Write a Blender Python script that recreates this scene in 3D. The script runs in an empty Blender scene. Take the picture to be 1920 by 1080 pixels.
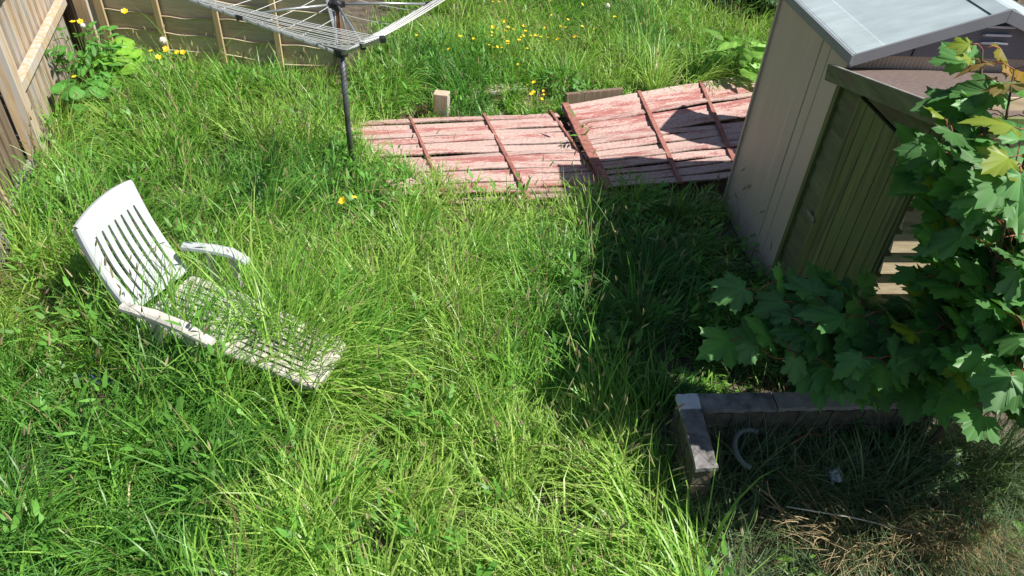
import bpy, math, random
import numpy as np
from mathutils import Vector, Matrix
random.seed(7); RNG = np.random.default_rng(11)
SC = bpy.context.scene; COL = SC.collection
R = math.radians

# ------------------------------------------------------------------ camera
CAMR = np.array([[0.99739734, -0.07210101, 0.0],
                 [0.04615906, 0.63853368, -0.76820836],
                 [0.0553886, 0.76620897, 0.6401999]])
EYE = np.array([0.0, 0.0, 4.0]); FPX = 1387.0
cam_d = bpy.data.cameras.new('camera'); cam = bpy.data.objects.new('camera', cam_d); COL.objects.link(cam)
M = Matrix.Identity(4)
for i in range(3):
    for j in range(3): M[i][j] = CAMR[i, j]
M[2][3] = 4.0
cam.matrix_world = M
cam_d.sensor_width = 36.0; cam_d.lens = FPX / 1920 * 36.0; cam_d.clip_start = 0.05; cam_d.clip_end = 1000
SC.camera = cam

def at(x, y, z):                      # measured point of the photograph -> place in the garden at height z
    d = CAMR @ np.array([(x - 960) / FPX, -(y - 540) / FPX, -1.0])
    p = EYE + d * ((z - EYE[2]) / d[2]); return np.array([p[0], p[1], z])
def along(x, y, t):
    d = CAMR @ np.array([(x - 960) / FPX, -(y - 540) / FPX, -1.0]); return EYE + d * t

# ------------------------------------------------------------------ light
world = bpy.data.worlds.new('World'); SC.world = world; world.use_nodes = True
nt = world.node_tree; bg = nt.nodes['Background']
sky = nt.nodes.new('ShaderNodeTexSky'); sky.sky_type = 'NISHITA'; sky.sun_disc = False
SUN_EL, SUN_AZ = R(52), R(-10)          # azimuth measured from +X towards +Y
sky.sun_elevation = SUN_EL; sky.sun_rotation = R(90) - SUN_AZ
nt.links.new(sky.outputs[0], bg.inputs[0]); bg.inputs[1].default_value = 0.054
sl = bpy.data.lights.new('sun', 'SUN'); sl.energy = 4.6; sl.angle = R(0.5); sl.color = (1.0, 0.95, 0.86)
sun = bpy.data.objects.new('sun', sl); COL.objects.link(sun)
sd = Vector((math.cos(SUN_EL) * math.cos(SUN_AZ), math.cos(SUN_EL) * math.sin(SUN_AZ), math.sin(SUN_EL)))
sun.rotation_euler = sd.to_track_quat('Z', 'Y').to_euler(); sun.location = (20, 0, 25)
SC.view_settings.view_transform = 'Standard'; SC.view_settings.look = 'None'
SC.view_settings.exposure = 0.66; SC.view_settings.gamma = 1.0

# ------------------------------------------------------------------ materials
def nodes_of(name):
    m = bpy.data.materials.new(name); m.use_nodes = True
    n = m.node_tree.nodes; return m, n, m.node_tree.links, n['Principled BSDF']
def plain(name, col, rough=0.6, metal=0.0, var=0.15, scale=12.0, bump=0.0, spec=0.4, stretch=(1, 1, 1)):
    m, n, l, b = nodes_of(name)
    tc = n.new('ShaderNodeTexCoord'); nz = n.new('ShaderNodeTexNoise'); nz.inputs['Scale'].default_value = scale
    nz.inputs['Detail'].default_value = 6; mpp = n.new('ShaderNodeMapping'); mpp.inputs['Scale'].default_value = stretch
    l.new(tc.outputs['Object'], mpp.inputs['Vector']); l.new(mpp.outputs[0], nz.inputs['Vector'])
    mr = n.new('ShaderNodeMapRange'); mr.inputs[1].default_value = .3; mr.inputs[2].default_value = .7
    mr.inputs[3].default_value = 1 - var; mr.inputs[4].default_value = 1 + var
    l.new(nz.outputs['Fac'], mr.inputs[0])
    mx = n.new('ShaderNodeVectorMath'); mx.operation = 'SCALE'; mx.inputs[0].default_value = col[:3]
    l.new(mr.outputs[0], mx.inputs['Scale']); l.new(mx.outputs[0], b.inputs['Base Color'])
    b.inputs['Roughness'].default_value = rough; b.inputs['Metallic'].default_value = metal
    b.inputs['Specular IOR Level'].default_value = spec
    if bump:
        bp = n.new('ShaderNodeBump'); bp.inputs['Strength'].default_value = bump; bp.inputs['Distance'].default_value = .01
        l.new(nz.outputs['Fac'], bp.inputs['Height']); l.new(bp.outputs[0], b.inputs['Normal'])
    return m
def wood(name, c1, c2, stretch=(6, 6, .6), scale=5.0, rough=.8, stain=None, bump=.35, stain_at=.55):
    """grain stretched along one axis of the object, per-board tint from the 'tint' colour attribute"""
    m, n, l, b = nodes_of(name)
    tc = n.new('ShaderNodeTexCoord'); mp = n.new('ShaderNodeMapping'); mp.inputs['Scale'].default_value = stretch
    l.new(tc.outputs['Object'], mp.inputs['Vector'])
    at_ = n.new('ShaderNodeAttribute'); at_.attribute_name = 'tint'
    ad = n.new('ShaderNodeVectorMath'); ad.operation = 'MULTIPLY_ADD'; ad.inputs[1].default_value = (17, 23, 9)
    l.new(at_.outputs['Vector'], ad.inputs[0]); l.new(mp.outputs[0], ad.inputs[2])
    nz = n.new('ShaderNodeTexNoise'); nz.inputs['Scale'].default_value = scale; nz.inputs['Detail'].default_value = 8
    nz.inputs['Roughness'].default_value = .65; l.new(ad.outputs[0], nz.inputs['Vector'])
    cr = n.new('ShaderNodeValToRGB'); cr.color_ramp.elements[0].position = .33; cr.color_ramp.elements[1].position = .67
    cr.color_ramp.elements[0].color = (*c1, 1); cr.color_ramp.elements[1].color = (*c2, 1)
    l.new(nz.outputs['Fac'], cr.inputs[0]); out = cr.outputs[0]
    if stain:
        n2 = n.new('ShaderNodeTexNoise'); n2.inputs['Scale'].default_value = 2.3; n2.inputs['Detail'].default_value = 5
        l.new(ad.outputs[0], n2.inputs['Vector'])
        r2 = n.new('ShaderNodeMapRange'); r2.inputs[1].default_value = stain_at - .06; r2.inputs[2].default_value = stain_at + .08
        l.new(n2.outputs['Fac'], r2.inputs[0])
        mx = n.new('ShaderNodeMix'); mx.data_type = 'RGBA'; l.new(r2.outputs[0], mx.inputs['Factor'])
        l.new(out, mx.inputs['A']); mx.inputs['B'].default_value = (*stain, 1); out = mx.outputs['Result']
    sc = n.new('ShaderNodeVectorMath'); sc.operation = 'SCALE'
    mr = n.new('ShaderNodeMapRange'); mr.inputs[3].default_value = .78; mr.inputs[4].default_value = 1.2
    l.new(at_.outputs['Fac'], mr.inputs[0]); l.new(out, sc.inputs[0]); l.new(mr.outputs[0], sc.inputs['Scale'])
    l.new(sc.outputs[0], b.inputs['Base Color']); b.inputs['Roughness'].default_value = rough
    b.inputs['Specular IOR Level'].default_value = .25
    bp = n.new('ShaderNodeBump'); bp.inputs['Strength'].default_value = bump; bp.inputs['Distance'].default_value = .006
    l.new(nz.outputs['Fac'], bp.inputs['Height']); l.new(bp.outputs[0], b.inputs['Normal'])
    return m
def leafy(name, trans=.45, rough=.45, spec=.35, gain=1.0, vein=False, tgain=(1.15, 1.25, .5)):
    """blade / leaf: reflects and lets light through; colour of each blade in 'tint'"""
    m, n, l, b = nodes_of(name)
    a = n.new('ShaderNodeAttribute'); a.attribute_name = 'tint'
    sc = n.new('ShaderNodeVectorMath'); sc.operation = 'SCALE'; sc.inputs['Scale'].default_value = gain
    l.new(a.outputs['Vector'], sc.inputs[0]); col = sc.outputs[0]
    l.new(col, b.inputs['Base Color']); b.inputs['Roughness'].default_value = rough
    b.inputs['Specular IOR Level'].default_value = spec
    t = n.new('ShaderNodeBsdfTranslucent'); ts = n.new('ShaderNodeVectorMath'); ts.operation = 'MULTIPLY'
    ts.inputs[1].default_value = tgain; l.new(col, ts.inputs[0]); l.new(ts.outputs[0], t.inputs['Color'])
    mix = n.new('ShaderNodeMixShader'); mix.inputs[0].default_value = trans
    l.new(b.outputs[0], mix.inputs[1]); l.new(t.outputs[0], mix.inputs[2])
    l.new(mix.outputs[0], n['Material Output'].inputs['Surface'])
    return m
def peeling(name):
    m, n, l, b = nodes_of(name)
    tc = n.new('ShaderNodeTexCoord'); at_ = n.new('ShaderNodeAttribute'); at_.attribute_name = 'tint'
    ad = n.new('ShaderNodeVectorMath'); ad.operation = 'MULTIPLY_ADD'; ad.inputs[1].default_value = (113, 59, 37)
    mp = n.new('ShaderNodeMapping'); mp.inputs['Scale'].default_value = (2.3, 13, 4)
    l.new(tc.outputs['UV'], mp.inputs['Vector']); l.new(at_.outputs['Vector'], ad.inputs[0]); l.new(mp.outputs[0], ad.inputs[2])
    big = n.new('ShaderNodeTexNoise'); big.inputs['Scale'].default_value = 1.1; big.inputs['Detail'].default_value = 3
    fine = n.new('ShaderNodeTexNoise'); fine.inputs['Scale'].default_value = 11; fine.inputs['Detail'].default_value = 9; fine.inputs['Roughness'].default_value = .72
    l.new(ad.outputs[0], big.inputs['Vector']); l.new(ad.outputs[0], fine.inputs['Vector'])
    sm = n.new('ShaderNodeMath'); sm.operation = 'MULTIPLY_ADD'; sm.inputs[1].default_value = .75
    l.new(big.outputs['Fac'], sm.inputs[0]); l.new(fine.outputs['Fac'], sm.inputs[2])
    t2 = n.new('ShaderNodeMath'); t2.operation = 'MULTIPLY_ADD'; t2.inputs[1].default_value = .40
    l.new(at_.outputs['Fac'], t2.inputs[0]); l.new(sm.outputs[0], t2.inputs[2])
    mr = n.new('ShaderNodeMapRange'); mr.inputs[1].default_value = .94; mr.inputs[2].default_value = 1.10
    l.new(t2.outputs[0], mr.inputs[0])
    cr = n.new('ShaderNodeValToRGB'); cr.color_ramp.elements[0].color = (.31, .20, .175, 1); cr.color_ramp.elements[1].color = (.60, .455, .41, 1)
    cr.color_ramp.elements[0].position = .35; cr.color_ramp.elements[1].position = .6
    l.new(fine.outputs['Fac'], cr.inputs[0])
    red = n.new('ShaderNodeValToRGB'); red.color_ramp.elements[0].color = (.28, .085, .078, 1); red.color_ramp.elements[1].color = (.46, .19, .17, 1)
    l.new(big.outputs['Fac'], red.inputs[0])
    mx = n.new('ShaderNodeMix'); mx.data_type = 'RGBA'; l.new(mr.outputs[0], mx.inputs['Factor'])
    l.new(red.outputs[0], mx.inputs['A']); l.new(cr.outputs[0], mx.inputs['B'])
    l.new(mx.outputs['Result'], b.inputs['Base Color']); b.inputs['Roughness'].default_value = .75
    bp = n.new('ShaderNodeBump'); bp.inputs['Strength'].default_value = .5; bp.inputs['Distance'].default_value = .004
    l.new(fine.outputs['Fac'], bp.inputs['Height']); l.new(bp.outputs[0], b.inputs['Normal'])
    return m

MAT = dict(
    grass=leafy('grass_blade', .32, .40, .5, 1.0, tgain=(1.0, 1.25, .5)),
    straw=leafy('dry_straw', .25, .7, .2, tgain=(1, 1, .9)),
    leaf=leafy('sycamore_leaf', .38, .45, .42),
    weed=leafy('weed_leaf', .35, .45, .4),
    petal=plain('yellow_petal', (.88, .60, .02), .5, 0, .1),
    fluff=plain('seed_fluff', (.7, .68, .6), .9),
    stem=plain('flower_stem', (.12, .22, .05), .6),
    white=plain('white_plastic', (.49, .52, .54), .45, 0, .11, 4, .03),
    white_worn=plain('weathered_white_plastic', (.57, .545, .505), .55, 0, .24, 8, .06),
    fence=wood('pale_fence_wood', (.40, .27, .155), (.62, .47, .31), (9, 9, .7), 4, stain=(.48, .45, .42), stain_at=.5),
    picket=wood('picket_wood', (.34, .25, .165), (.60, .47, .33), (9, 9, .6), 4, stain=(.50, .47, .44), stain_at=.5),
    old=wood('old_fence_wood', (.13, .095, .065), (.27, .21, .15), (9, 9, .6), 4),
    waney=wood('waney_board', (.42, .345, .24), (.66, .55, .40), (.6, 8, 9), 4, stain=(.55, .50, .40)),
    batten=wood('batten_wood', (.42, .31, .175), (.60, .46, .28), (9, 9, .6), 4),
    green=wood('mossy_shed_board', (.115, .145, .05), (.205, .24, .095), (7, 7, .5), 3, stain=(.10, .095, .055), stain_at=.58),
    green_h=wood('mossy_lap_board', (.095, .115, .055), (.18, .195, .10), (7, .6, 7), 3, stain=(.15, .135, .09), stain_at=.58),
    lap=wood('pale_lap_board', (.36, .29, .18), (.62, .52, .36), (.5, 8, 8), 4),
    felt=plain('brown_roof_felt', (.165, .125, .112), .85, 0, .16, 30, .4, .3),
    beige=plain('beige_metal_wall', (.54, .455, .37), .5, .0, .06, 2.5, stretch=(3, 3, .6)),
    roofm=plain('pale_metal_roof', (.40, .475, .50), .5, .0, .13, 3.5, .03, stretch=(.7, 2.5, 2.5)),
    trim=plain('grey_metal_trim', (.23, .245, .27), .45, .0, .06, 6),
    gable=plain('gable_shade_grey', (.17, .18, .205), .5, .0, .06, 6),
    louvre=plain('white_louvre', (.75, .76, .78), .4, 0, .03),
    red=peeling('peeling_red_paint'),
    redb=wood('red_batten', (.22, .075, .06), (.42, .20, .165), (4, 4, 4), 6),
    white_dirty=plain('grimy_white_plastic', (.50, .465, .415), .6, 0, .3, 14, .1),
    steel=plain('grey_steel_tube', (.36, .385, .40), .36, .55, .12, 20),
    pole=plain('worn_dark_pole', (.10, .11, .115), .45, .3, .3, 9),
    rust=plain('rusty_tube', (.33, .15, .07), .7, .2, .3, 30),
    knob=plain('black_plastic', (.02, .021, .024), .45, 0, .1),
    line=plain('pale_washing_line', (.62, .63, .63), .5, 0, .1),
    soil=plain('garden_soil', (.11, .092, .07), .95, 0, .4, 9, .8, .1),
    path=plain('path_concrete', (.27, .28, .29), .85, 0, .14, 14, .3, .2),
    concrete=plain('grey_concrete', (.27, .255, .235), .9, 0, .25, 12, .5, .2),
    mortar=plain('rough_render', (.115, .10, .078), .95, 0, .3, 16, .8, .1),
    slab=plain('concrete_coping', (.19, .18, .18), .9, 0, .6, 11, .7, .2),
    whitewash=plain('white_paint_patch', (.60, .62, .64), .7, 0, .1, 20, .2),
    hose=plain('grey_green_pipe', (.17, .20, .19), .5, 0, .15),
    bag=plain('pale_plastic_bag', (.66, .70, .74), .35, 0, .1, 20, .2),
    tub=plain('blue_green_plastic', (.12, .17, .18), .45, 0, .2),
    twig=plain('dry_twig', (.30, .20, .12), .85, 0, .25, 30),
    cane=plain('bare_cane', (.62, .58, .50), .6, 0, .15, 30),
    bark=plain('brown_bark', (.075, .055, .04), .8, 0, .3, 25, .5),
    petiole=plain('red_leaf_stalk', (.33, .10, .06), .55, 0, .15),
    blue=plain('dark_blue_patch', (.04, .085, .13), .4, 0, .2, 8, .3),
    shrub=leafy('shrub_leaf', .3, .5, .3),
    brass=plain('padlock_metal', (.42, .43, .43), .35, .8, .1),
)

# ------------------------------------------------------------------ mesh builder
class MB:
    def __init__(s): s.v = []; s.f = []; s.c = []; s.uv = {}
    def quadgrid(s, P, tint=None, closed=False):
        """P: rows x cols of points"""
        r, c = len(P), len(P[0]); o = len(s.v)
        for row in P:
            for p in row: s.v.append(tuple(p)); s.c.append(tint if tint is not None else (.5, .5, .5))
        for i in range(r - 1):
            for j in range(c - 1 + (1 if closed else 0)):
                k = (j + 1) % c
                s.f.append((o + i * c + j, o + i * c + k, o + (i + 1) * c + k, o + (i + 1) * c + j))
        return o
    def hexa(s, b, t, tint=None):
        """b, t: 4 bottom and 4 top corner points, same order (ccw seen from top)"""
        o = len(s.v); tint = tint if tint is not None else (.5, .5, .5)
        for p in list(b) + list(t): s.v.append(tuple(p)); s.c.append(tint)
        for q in ((3, 2, 1, 0), (4, 5, 6, 7), (0, 1, 5, 4), (1, 2, 6, 5), (2, 3, 7, 6), (3, 0, 4, 7)):
            s.f.append(tuple(o + i for i in q))
    def box(s, c, d, fr=None, tint=None):
        """centre, full dims, frame (3 axis vectors)"""
        c = np.array(c, float); fr = np.eye(3) if fr is None else np.array(fr, float)
        h = np.array(d, float) / 2
        cs = [(-1, -1), (1, -1), (1, 1), (-1, 1)]
        b = [c + fr[0] * x * h[0] + fr[1] * y * h[1] - fr[2] * h[2] for x, y in cs]
        t = [c + fr[0] * x * h[0] + fr[1] * y * h[1] + fr[2] * h[2] for x, y in cs]
        s.hexa(b, t, tint)
    def bar(s, a, b, w, h, up=(0, 0, 1), tint=None):
        a = np.array(a, float); b = np.array(b, float); x = b - a; L = np.linalg.norm(x); x /= L
        y = np.cross(up, x); y /= np.linalg.norm(y); z = np.cross(x, y)
        s.box((a + b) / 2, (L, w, h), (x, y, z), tint)
    def tube(s, pts, r, n=8, tint=None, cap=True):
        pts = [np.array(p, float) for p in pts]; k = len(pts); rr = r if hasattr(r, '__len__') else [r] * k
        rows = []; prev = None
        for i, p in enumerate(pts):
            d = pts[min(i + 1, k - 1)] - pts[max(i - 1, 0)]; d /= np.linalg.norm(d) + 1e-9
            ref = prev if prev is not None else (np.array([0, 0, 1.]) if abs(d[2]) < .9 else np.array([1., 0, 0]))
            u = ref - d * np.dot(ref, d); u /= np.linalg.norm(u) + 1e-9; prev = u; w = np.cross(d, u)
            rows.append([p + rr[i] * (math.cos(a) * u + math.sin(a) * w) for a in [2 * math.pi * q / n for q in range(n)]])
        o = s.quadgrid(rows, tint, True)
        if cap:
            s.f.append(tuple(o + j for j in range(n))[::-1]); s.f.append(tuple(o + (k - 1) * n + j for j in range(n)))
    def build(s, name, mat, parent=None, smooth=False, bevel=0.0, origin=None):
        me = bpy.data.meshes.new(name)
        V = np.array(s.v, float)
        if origin is not None: V = V - np.array(origin, float)
        me.from_pydata(V.tolist(), [], s.f); me.materials.append(mat)
        ca = me.color_attributes.new('tint', 'FLOAT_COLOR', 'POINT')
        ca.data.foreach_set('color', np.hstack([np.array(s.c, float), np.ones((len(s.c), 1))]).astype(np.float32).ravel())
        if s.uv:
            uvl = me.uv_layers.new(name='UVMap')
            for lp in me.loops: uvl.data[lp.index].uv = s.uv.get(lp.vertex_index, (0, 0))
        me.update()
        if smooth: me.polygons.foreach_set('use_smooth', [True] * len(me.polygons))
        o = bpy.data.objects.new(name, me); COL.objects.link(o)
        if origin is not None: o.location = origin
        if parent is not None:
            o.parent = parent
            if origin is None: o.location = tuple(-Vector(parent.location))
            else: o.location = tuple(Vector(origin) - Vector(parent.location))
        if bevel:
            b = o.modifiers.new('bevel', 'BEVEL'); b.width = bevel; b.segments = 2; b.limit_method = 'ANGLE'; b.angle_limit = R(50)
        return o
def tag(o, label=None, cat=None, group=None, kind=None):
    if label: o['label'] = label
    if cat: o['category'] = cat
    if group: o['group'] = group
    if kind: o['kind'] = kind
    return o
def thing(name, loc, label, cat, group=None):
    o = bpy.data.objects.new(name, None); COL.objects.link(o); o.location = tuple(loc); o.empty_display_size = .1
    return tag(o, label, cat, group)
def rt(): return (random.random(), random.random(), random.random())

# ------------------------------------------------------------------ shed frame: both sheds stand at the same small angle
TH = R(6.5); E1 = np.array([math.cos(TH), math.sin(TH), 0]); E2 = np.array([-math.sin(TH), math.cos(TH), 0]); EZ = np.array([0, 0, 1.])
SO = np.array([2.17, 4.92, 0]); SF = (E1, E2, EZ)
def S(a, b, z): return SO + a * E1 + b * E2 + z * EZ

# ================================================================== SETTING
g = MB()
n = 90; ex = np.concatenate([np.linspace(-300, -8, 8)[:-1], np.linspace(-8, 8, 60), np.linspace(8, 300, 8)[1:]])
ey = np.concatenate([np.linspace(-300, -2, 8)[:-1], np.linspace(-2, 16, 60), np.linspace(16, 300, 8)[1:]])
def gz(x, y): return .018 * math.sin(1.7 * x + .4) * math.sin(1.3 * y) + .01 * math.sin(4.1 * x + 2 * y) if abs(x) < 12 and -3 < y < 18 else 0
g.quadgrid([[(x, y, gz(x, y)) for x in ex] for y in ey])
tag(g.build('ground', MAT['soil'], smooth=True), kind='structure')
# concrete path at the bottom right corner
pm = MB(); pa = at(1872, 1090, .05); pb = at(1935, 985, .05)
dx = (pb - pa); dx /= np.linalg.norm(dx); nx_ = np.array([dx[1], -dx[0], 0])
q = [pa - dx * 3, pb + dx * 3, pb + dx * 3 + nx_ * 1.4, pa - dx * 3 + nx_ * 1.4]
q = [np.array([p[0], p[1], 0]) for p in q][::-1]
pm.hexa([p + EZ * -.05 for p in q], [p + EZ * .055 for p in q])
tag(pm.build('path', MAT['path'], bevel=.008), kind='structure')

# ================================================================== LEFT FENCE
LF = np.array([-4.66, 6.12, 0]); LD = np.array([-.316, .949, 0]); LD /= np.linalg.norm(LD); LN = np.array([LD[1], -LD[0], 0])   # LN faces the garden
left = thing('closeboard_fence', LF, 'sunlit pale wooden fence of upright boards with a long rail, at the left edge', 'fence')
m = MB(); s_ = .03
while s_ < 2.62:
    w = .185 + random.uniform(-.02, .03); a = LF + LD * s_ - LN * .10; top = 1.72 + random.uniform(-.02, .03)
    t = rt(); th0 = random.uniform(.018, .034)
    p0, p1 = a, a + LD * w
    q = [p0 - LN * .012, p1 - LN * .03, p1, p0 + LN * th0][::-1]
    m.hexa([p + EZ * .0 for p in q], [p + EZ * top for p in q], t); s_ += w + random.uniform(.006, .024)
m.build('boards', MAT['picket'], left)
for z in (.75, 1.52):
    m = MB(); m.bar(LF + LD * .076 + LN * -.02 + EZ * z, LF + LD * 2.6 - LN * .02 + EZ * z, .09, .10, tint=(.7, .4, .6)); m.build('rail', MAT['fence'], left, bevel=.006)
m = MB(); m.box(LF + EZ * .87 - LN * .01, (.15, .15, 1.74), (LD, -LN, EZ), (.5, .7, .6)); m.build('post', MAT['fence'], left, bevel=.006)
# next bay towards the house, darker, mostly outside the picture
nearf = thing('weathered_fence', LF - LD * 1.2, 'dull grey brown fence bay seen at the left edge below the pale post', 'fence')
m = MB(); s_ = .1
while s_ < 2.6:
    w = .16 + random.uniform(-.02, .03); a = LF - LD * (s_ + w) - LN * .10
    q = [a - LN * .02, a + LD * w - LN * .02, a + LD * w, a + LN * .012][::-1]
    m.hexa([p + EZ * .16 for p in q], [p + EZ * 1.66 for p in q], rt()); s_ += w + .006
m.build('boards', MAT['old'], nearf)
m = MB(); m.bar(LF - LD * .1 - LN * .07 + EZ * .08, LF - LD * 2.6 - LN * .07 + EZ * .08, .06, .16); m.build('gravel_board', MAT['concrete'], nearf, bevel=.006)
m = MB(); c = at(8, 275, .32); m.box((c[0] - .06, c[1], .17), (.26, .34, .34), (np.array([.96, .28, 0]), np.array([-.28, .96, 0]), EZ))
tag(m.build('concrete_block', MAT['path'], bevel=.012), 'pale concrete block at the foot of the pale fence post', 'block')

# ================================================================== BACK FENCE (waney edge)
BA = np.array([-5.10, 8.62, 0]); BB = np.array([-2.22, 8.42, 0]); BD = (BB - BA) / np.linalg.norm(BB - BA); BN = np.array([BD[1], -BD[0], 0])  # faces the house
BL_ = np.linalg.norm(BB - BA)
back = thing('waney_fence_panel', (BA + BB) / 2, 'brown waney edge fence panel of wavy horizontal boards behind the rotary dryer', 'fence')
m = MB(); nrow = 8
for k in range(nrow):
    z0 = .03 + k * .215; t = rt(); ph = random.uniform(0, 6); rows = []
    top = []; N = 46
    ks = [random.uniform(1.5, 7) for _ in range(3)]; ps = [random.uniform(0, 6) for _ in range(3)]
    fr, bk, ft, bt, lp = [], [], [], [], []
    for i in range(N + 1):
        u = BL_ * i / N
        wv = .014 * math.sin(ks[0] * u + ps[0]) + .010 * math.sin(ks[1] * u + ps[1]) + .006 * math.sin(2.5 * ks[2] * u + ps[2])
        b_ = BA + BD * u
        bt.append(b_ + EZ * (z0 - .02)); ft.append(b_ + BN * .008 + EZ * (z0 - .02))
        lp.append(b_ + BN * .016 + EZ * (z0 + .18 + wv)); fr.append(b_ + BN * .052 + EZ * (z0 + .215 + wv)); bk.append(b_ + BN * .004 + EZ * (z0 + .217 + wv))
    m.quadgrid([bt, ft, lp, fr, bk], t)
m.build('boards', MAT['waney'], back)
for f in (.0, .245, .49, .735):
    m = MB(); c = BA + BD * (BL_ * f + .03) + BN * .06
    m.box(c + EZ * .87, (.065 if f else .10, .035, 1.74), (BD, -BN, EZ), rt()); m.build('batten', MAT['batten'], back, bevel=.004)
m = MB(); m.box(BB + EZ * .86 + BN * .035 - BD * .03, (.10, .05, 1.72), (BD, -BN, EZ), (.1, .1, .1)); m.build('end_post', MAT['old'], back, bevel=.004)
m = MB(); c = BA - BD * .17 + BN * .04; m.box(c + EZ * .9, (.17, .13, 1.8), (BD, -BN, EZ), (.6, .5, .4))
tag(m.build('corner_post', MAT['fence'], bevel=.007), 'stout pale timber post at the left end of the waney fence panel', 'post')
m = MB()
for k in range(4):
    c = BA - BD * (.32 + .15 * k) + BN * -.05; m.box(c + EZ * .8, (.13, .03, 1.6 + .05 * (k % 2)), (BD, -BN, EZ), rt())
tag(m.build('infill_boards', MAT['old'], bevel=.004), 'narrow run of dull upright boards closing the corner between the two fences', 'fence')
# dark return of the fence running away behind the end post
m = MB(); c0 = BB + BD * .06
# ================================================================== METAL SHED
ms = thing('metal_shed', S(.9, .7, 0), 'beige metal shed with a pale blue grey sheet roof', 'shed')
WL, WR, F0, B0 = .035, 1.82, .05, 1.40       # wall planes in the shed frame
zE = 2.10; zR = 2.455; aR = .92
def gable_wall(b, t_, mb):
    """wall in the plane b, thickness t_ outwards (towards -E2)"""
    pts = [S(WL, b, 0), S(WR, b, 0), S(WR, b, zE), S(aR, b, zR - .03), S(WL, b, zE)]
    o = len(mb.v)
    for p in pts: mb.v.append(tuple(p)); mb.c.append((.5, .5, .5))
    for p in pts: mb.v.append(tuple(p + E2 * t_)); mb.c.append((.5, .5, .5))
    mb.f.append((o, o + 1, o + 2, o + 3, o + 4)); mb.f.append((o + 9, o + 8, o + 7, o + 6, o + 5))
    for i in range(5):
        j = (i + 1) % 5; mb.f.append((o + j, o + i, o + 5 + i, o + 5 + j))
# side wall with pressed ribs
def ribwall(a, out, mb):
    prof = [(F0, 0), (.36, 0), (.363, -.006), (.371, -.006), (.374, 0), (.50, 0), (.503, -.007), (.512, -.007), (.515, 0.004), (.60, .010), (.66, .010), (.70, 0), (B0, 0)]
    mb.quadgrid([[S(a + out * d, b, z) for (b, d) in prof] for z in (0, zE)])
m = MB(); ribwall(WL, -1, m); m.build('left_wall', MAT['beige'], ms)
m = MB(); ribwall(WR, 1, m); gable_wall(B0, -.02, m); m.build('rear_walls', MAT['beige'], ms)
for b_, w_ in ((F0 + .02, .05), (B0 - .01, .03)):
    m = MB(); m.box(S(WL - .004, b_, zE / 2), (.035, w_, zE), SF); m.build('corner_trim', MAT['beige'], ms, bevel=.004)
m = MB()
pr = []; k = 0
for i in range(121):      # finely ribbed lower strip of the front gable
    a = WL + (WR - WL) * i / 120; pr.append((a, .006 if i % 2 else 0))
m.quadgrid([[S(a, F0 - d, z) for a, d in pr] for z in (0, zE + .09)])
m.build('ribbed_gable_strip', MAT['beige'], ms)
m = MB()
pts = [(WL + .18, zE + .035), (1.70, zE + .035), (1.70, zE + .05), (aR, zR - .05), (WL + .18, zE + .05)]
o = len(m.v)
for dep in (F0 - .005, F0 - .022):
    for a, z in pts: m.v.append(tuple(S(a, dep, z))); m.c.append((.5, .5, .5))
m.f.append((5, 6, 7, 8, 9)); m.f.append((4, 3, 2, 1, 0))
for i in range(5):
    j = (i + 1) % 5; m.f.append((i, j, 5 + j, 5 + i))
m.build('gable_shade_panel', MAT['gable'], ms)  # dark grey stands in for the shade under the roof overhang
m = MB(); m.box(S(.43, F0 - .026, zE + .11), (.006, .008, .14), SF); m.build('panel_joint', MAT['knob'], ms)
for k in range(3):
    m = MB(); m.box(S(.955, F0 - .045, zE + .15 + .055 * k), (.19, .03, .014), (E1, E2 * .9 - EZ * .4, EZ * .9 + E2 * .4)); m.build('vent_louvre', MAT['louvre'], ms, bevel=.003)
# roof: two sheets with fine corrugation near the verge, ridge cap, trims
def roof_side(a0, a1, z0, z1, name):
    mb = MB(); rows = []
    al = [0, .01, .02, .20, .21, .6, 1]
    for i, b in enumerate(np.linspace(-.04, 1.52, 131)):
        rows.append([S(a0 + (a1 - a0) * u, b, z0 + (z1 - z0) * u + (.0045 if (i % 2 and .015 < u < .205) else 0)) for j, u in enumerate(al)])
    rows2 = [[p - EZ * .018 for p in r] for r in (rows[-1], rows[0])]
    mb.quadgrid(rows + rows2 + [rows[0]])
    return mb.build(name, MAT['roofm'], ms)
roof_side(-.02, aR, 2.165, 2.49, 'roof_sheet'); roof_side(1.86, aR, 2.165, 2.49, 'roof_sheet')
m = MB()
for a0, a1 in ((aR - .10, aR), (aR, aR + .10)):
    pass
pts = [(aR - .11, 2.46), (aR - .02, 2.503), (aR + .02, 2.503), (aR + .11, 2.46)]
m.quadgrid([[S(a, b, z) for a, z in pts] for b in (-.055, 1.53)] + [[S(a, 1.53, z - .012) for a, z in pts], [S(a, -.055, z - .012) for a, z in pts], [S(a, -.055, z) for a, z in pts]])
m.build('ridge_cap', MAT['roofm'], ms)
for a0, a1 in ((-.03, aR), (1.87, aR)):
    m = MB(); d = .075
    b_ = [S(a0, -.06, 2.158 - d), S(a1, -.06, 2.488 - d), S(a1, -.045, 2.488 - d), S(a0, -.045, 2.158 - d)]
    t_ = [p + EZ * (d + .012) for p in b_]
    if a0 > a1: b_ = b_[::-1]; t_ = t_[::-1]
    m.hexa(b_, t_); m.build('verge_trim', MAT['trim'], ms, bevel=.004)
for a in (-.035, 1.875):
    m = MB(); m.box(S(a, .735, 2.135), (.018, 1.60, .065), SF); m.build('eaves_trim', MAT['trim'], ms, bevel=.004)

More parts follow.
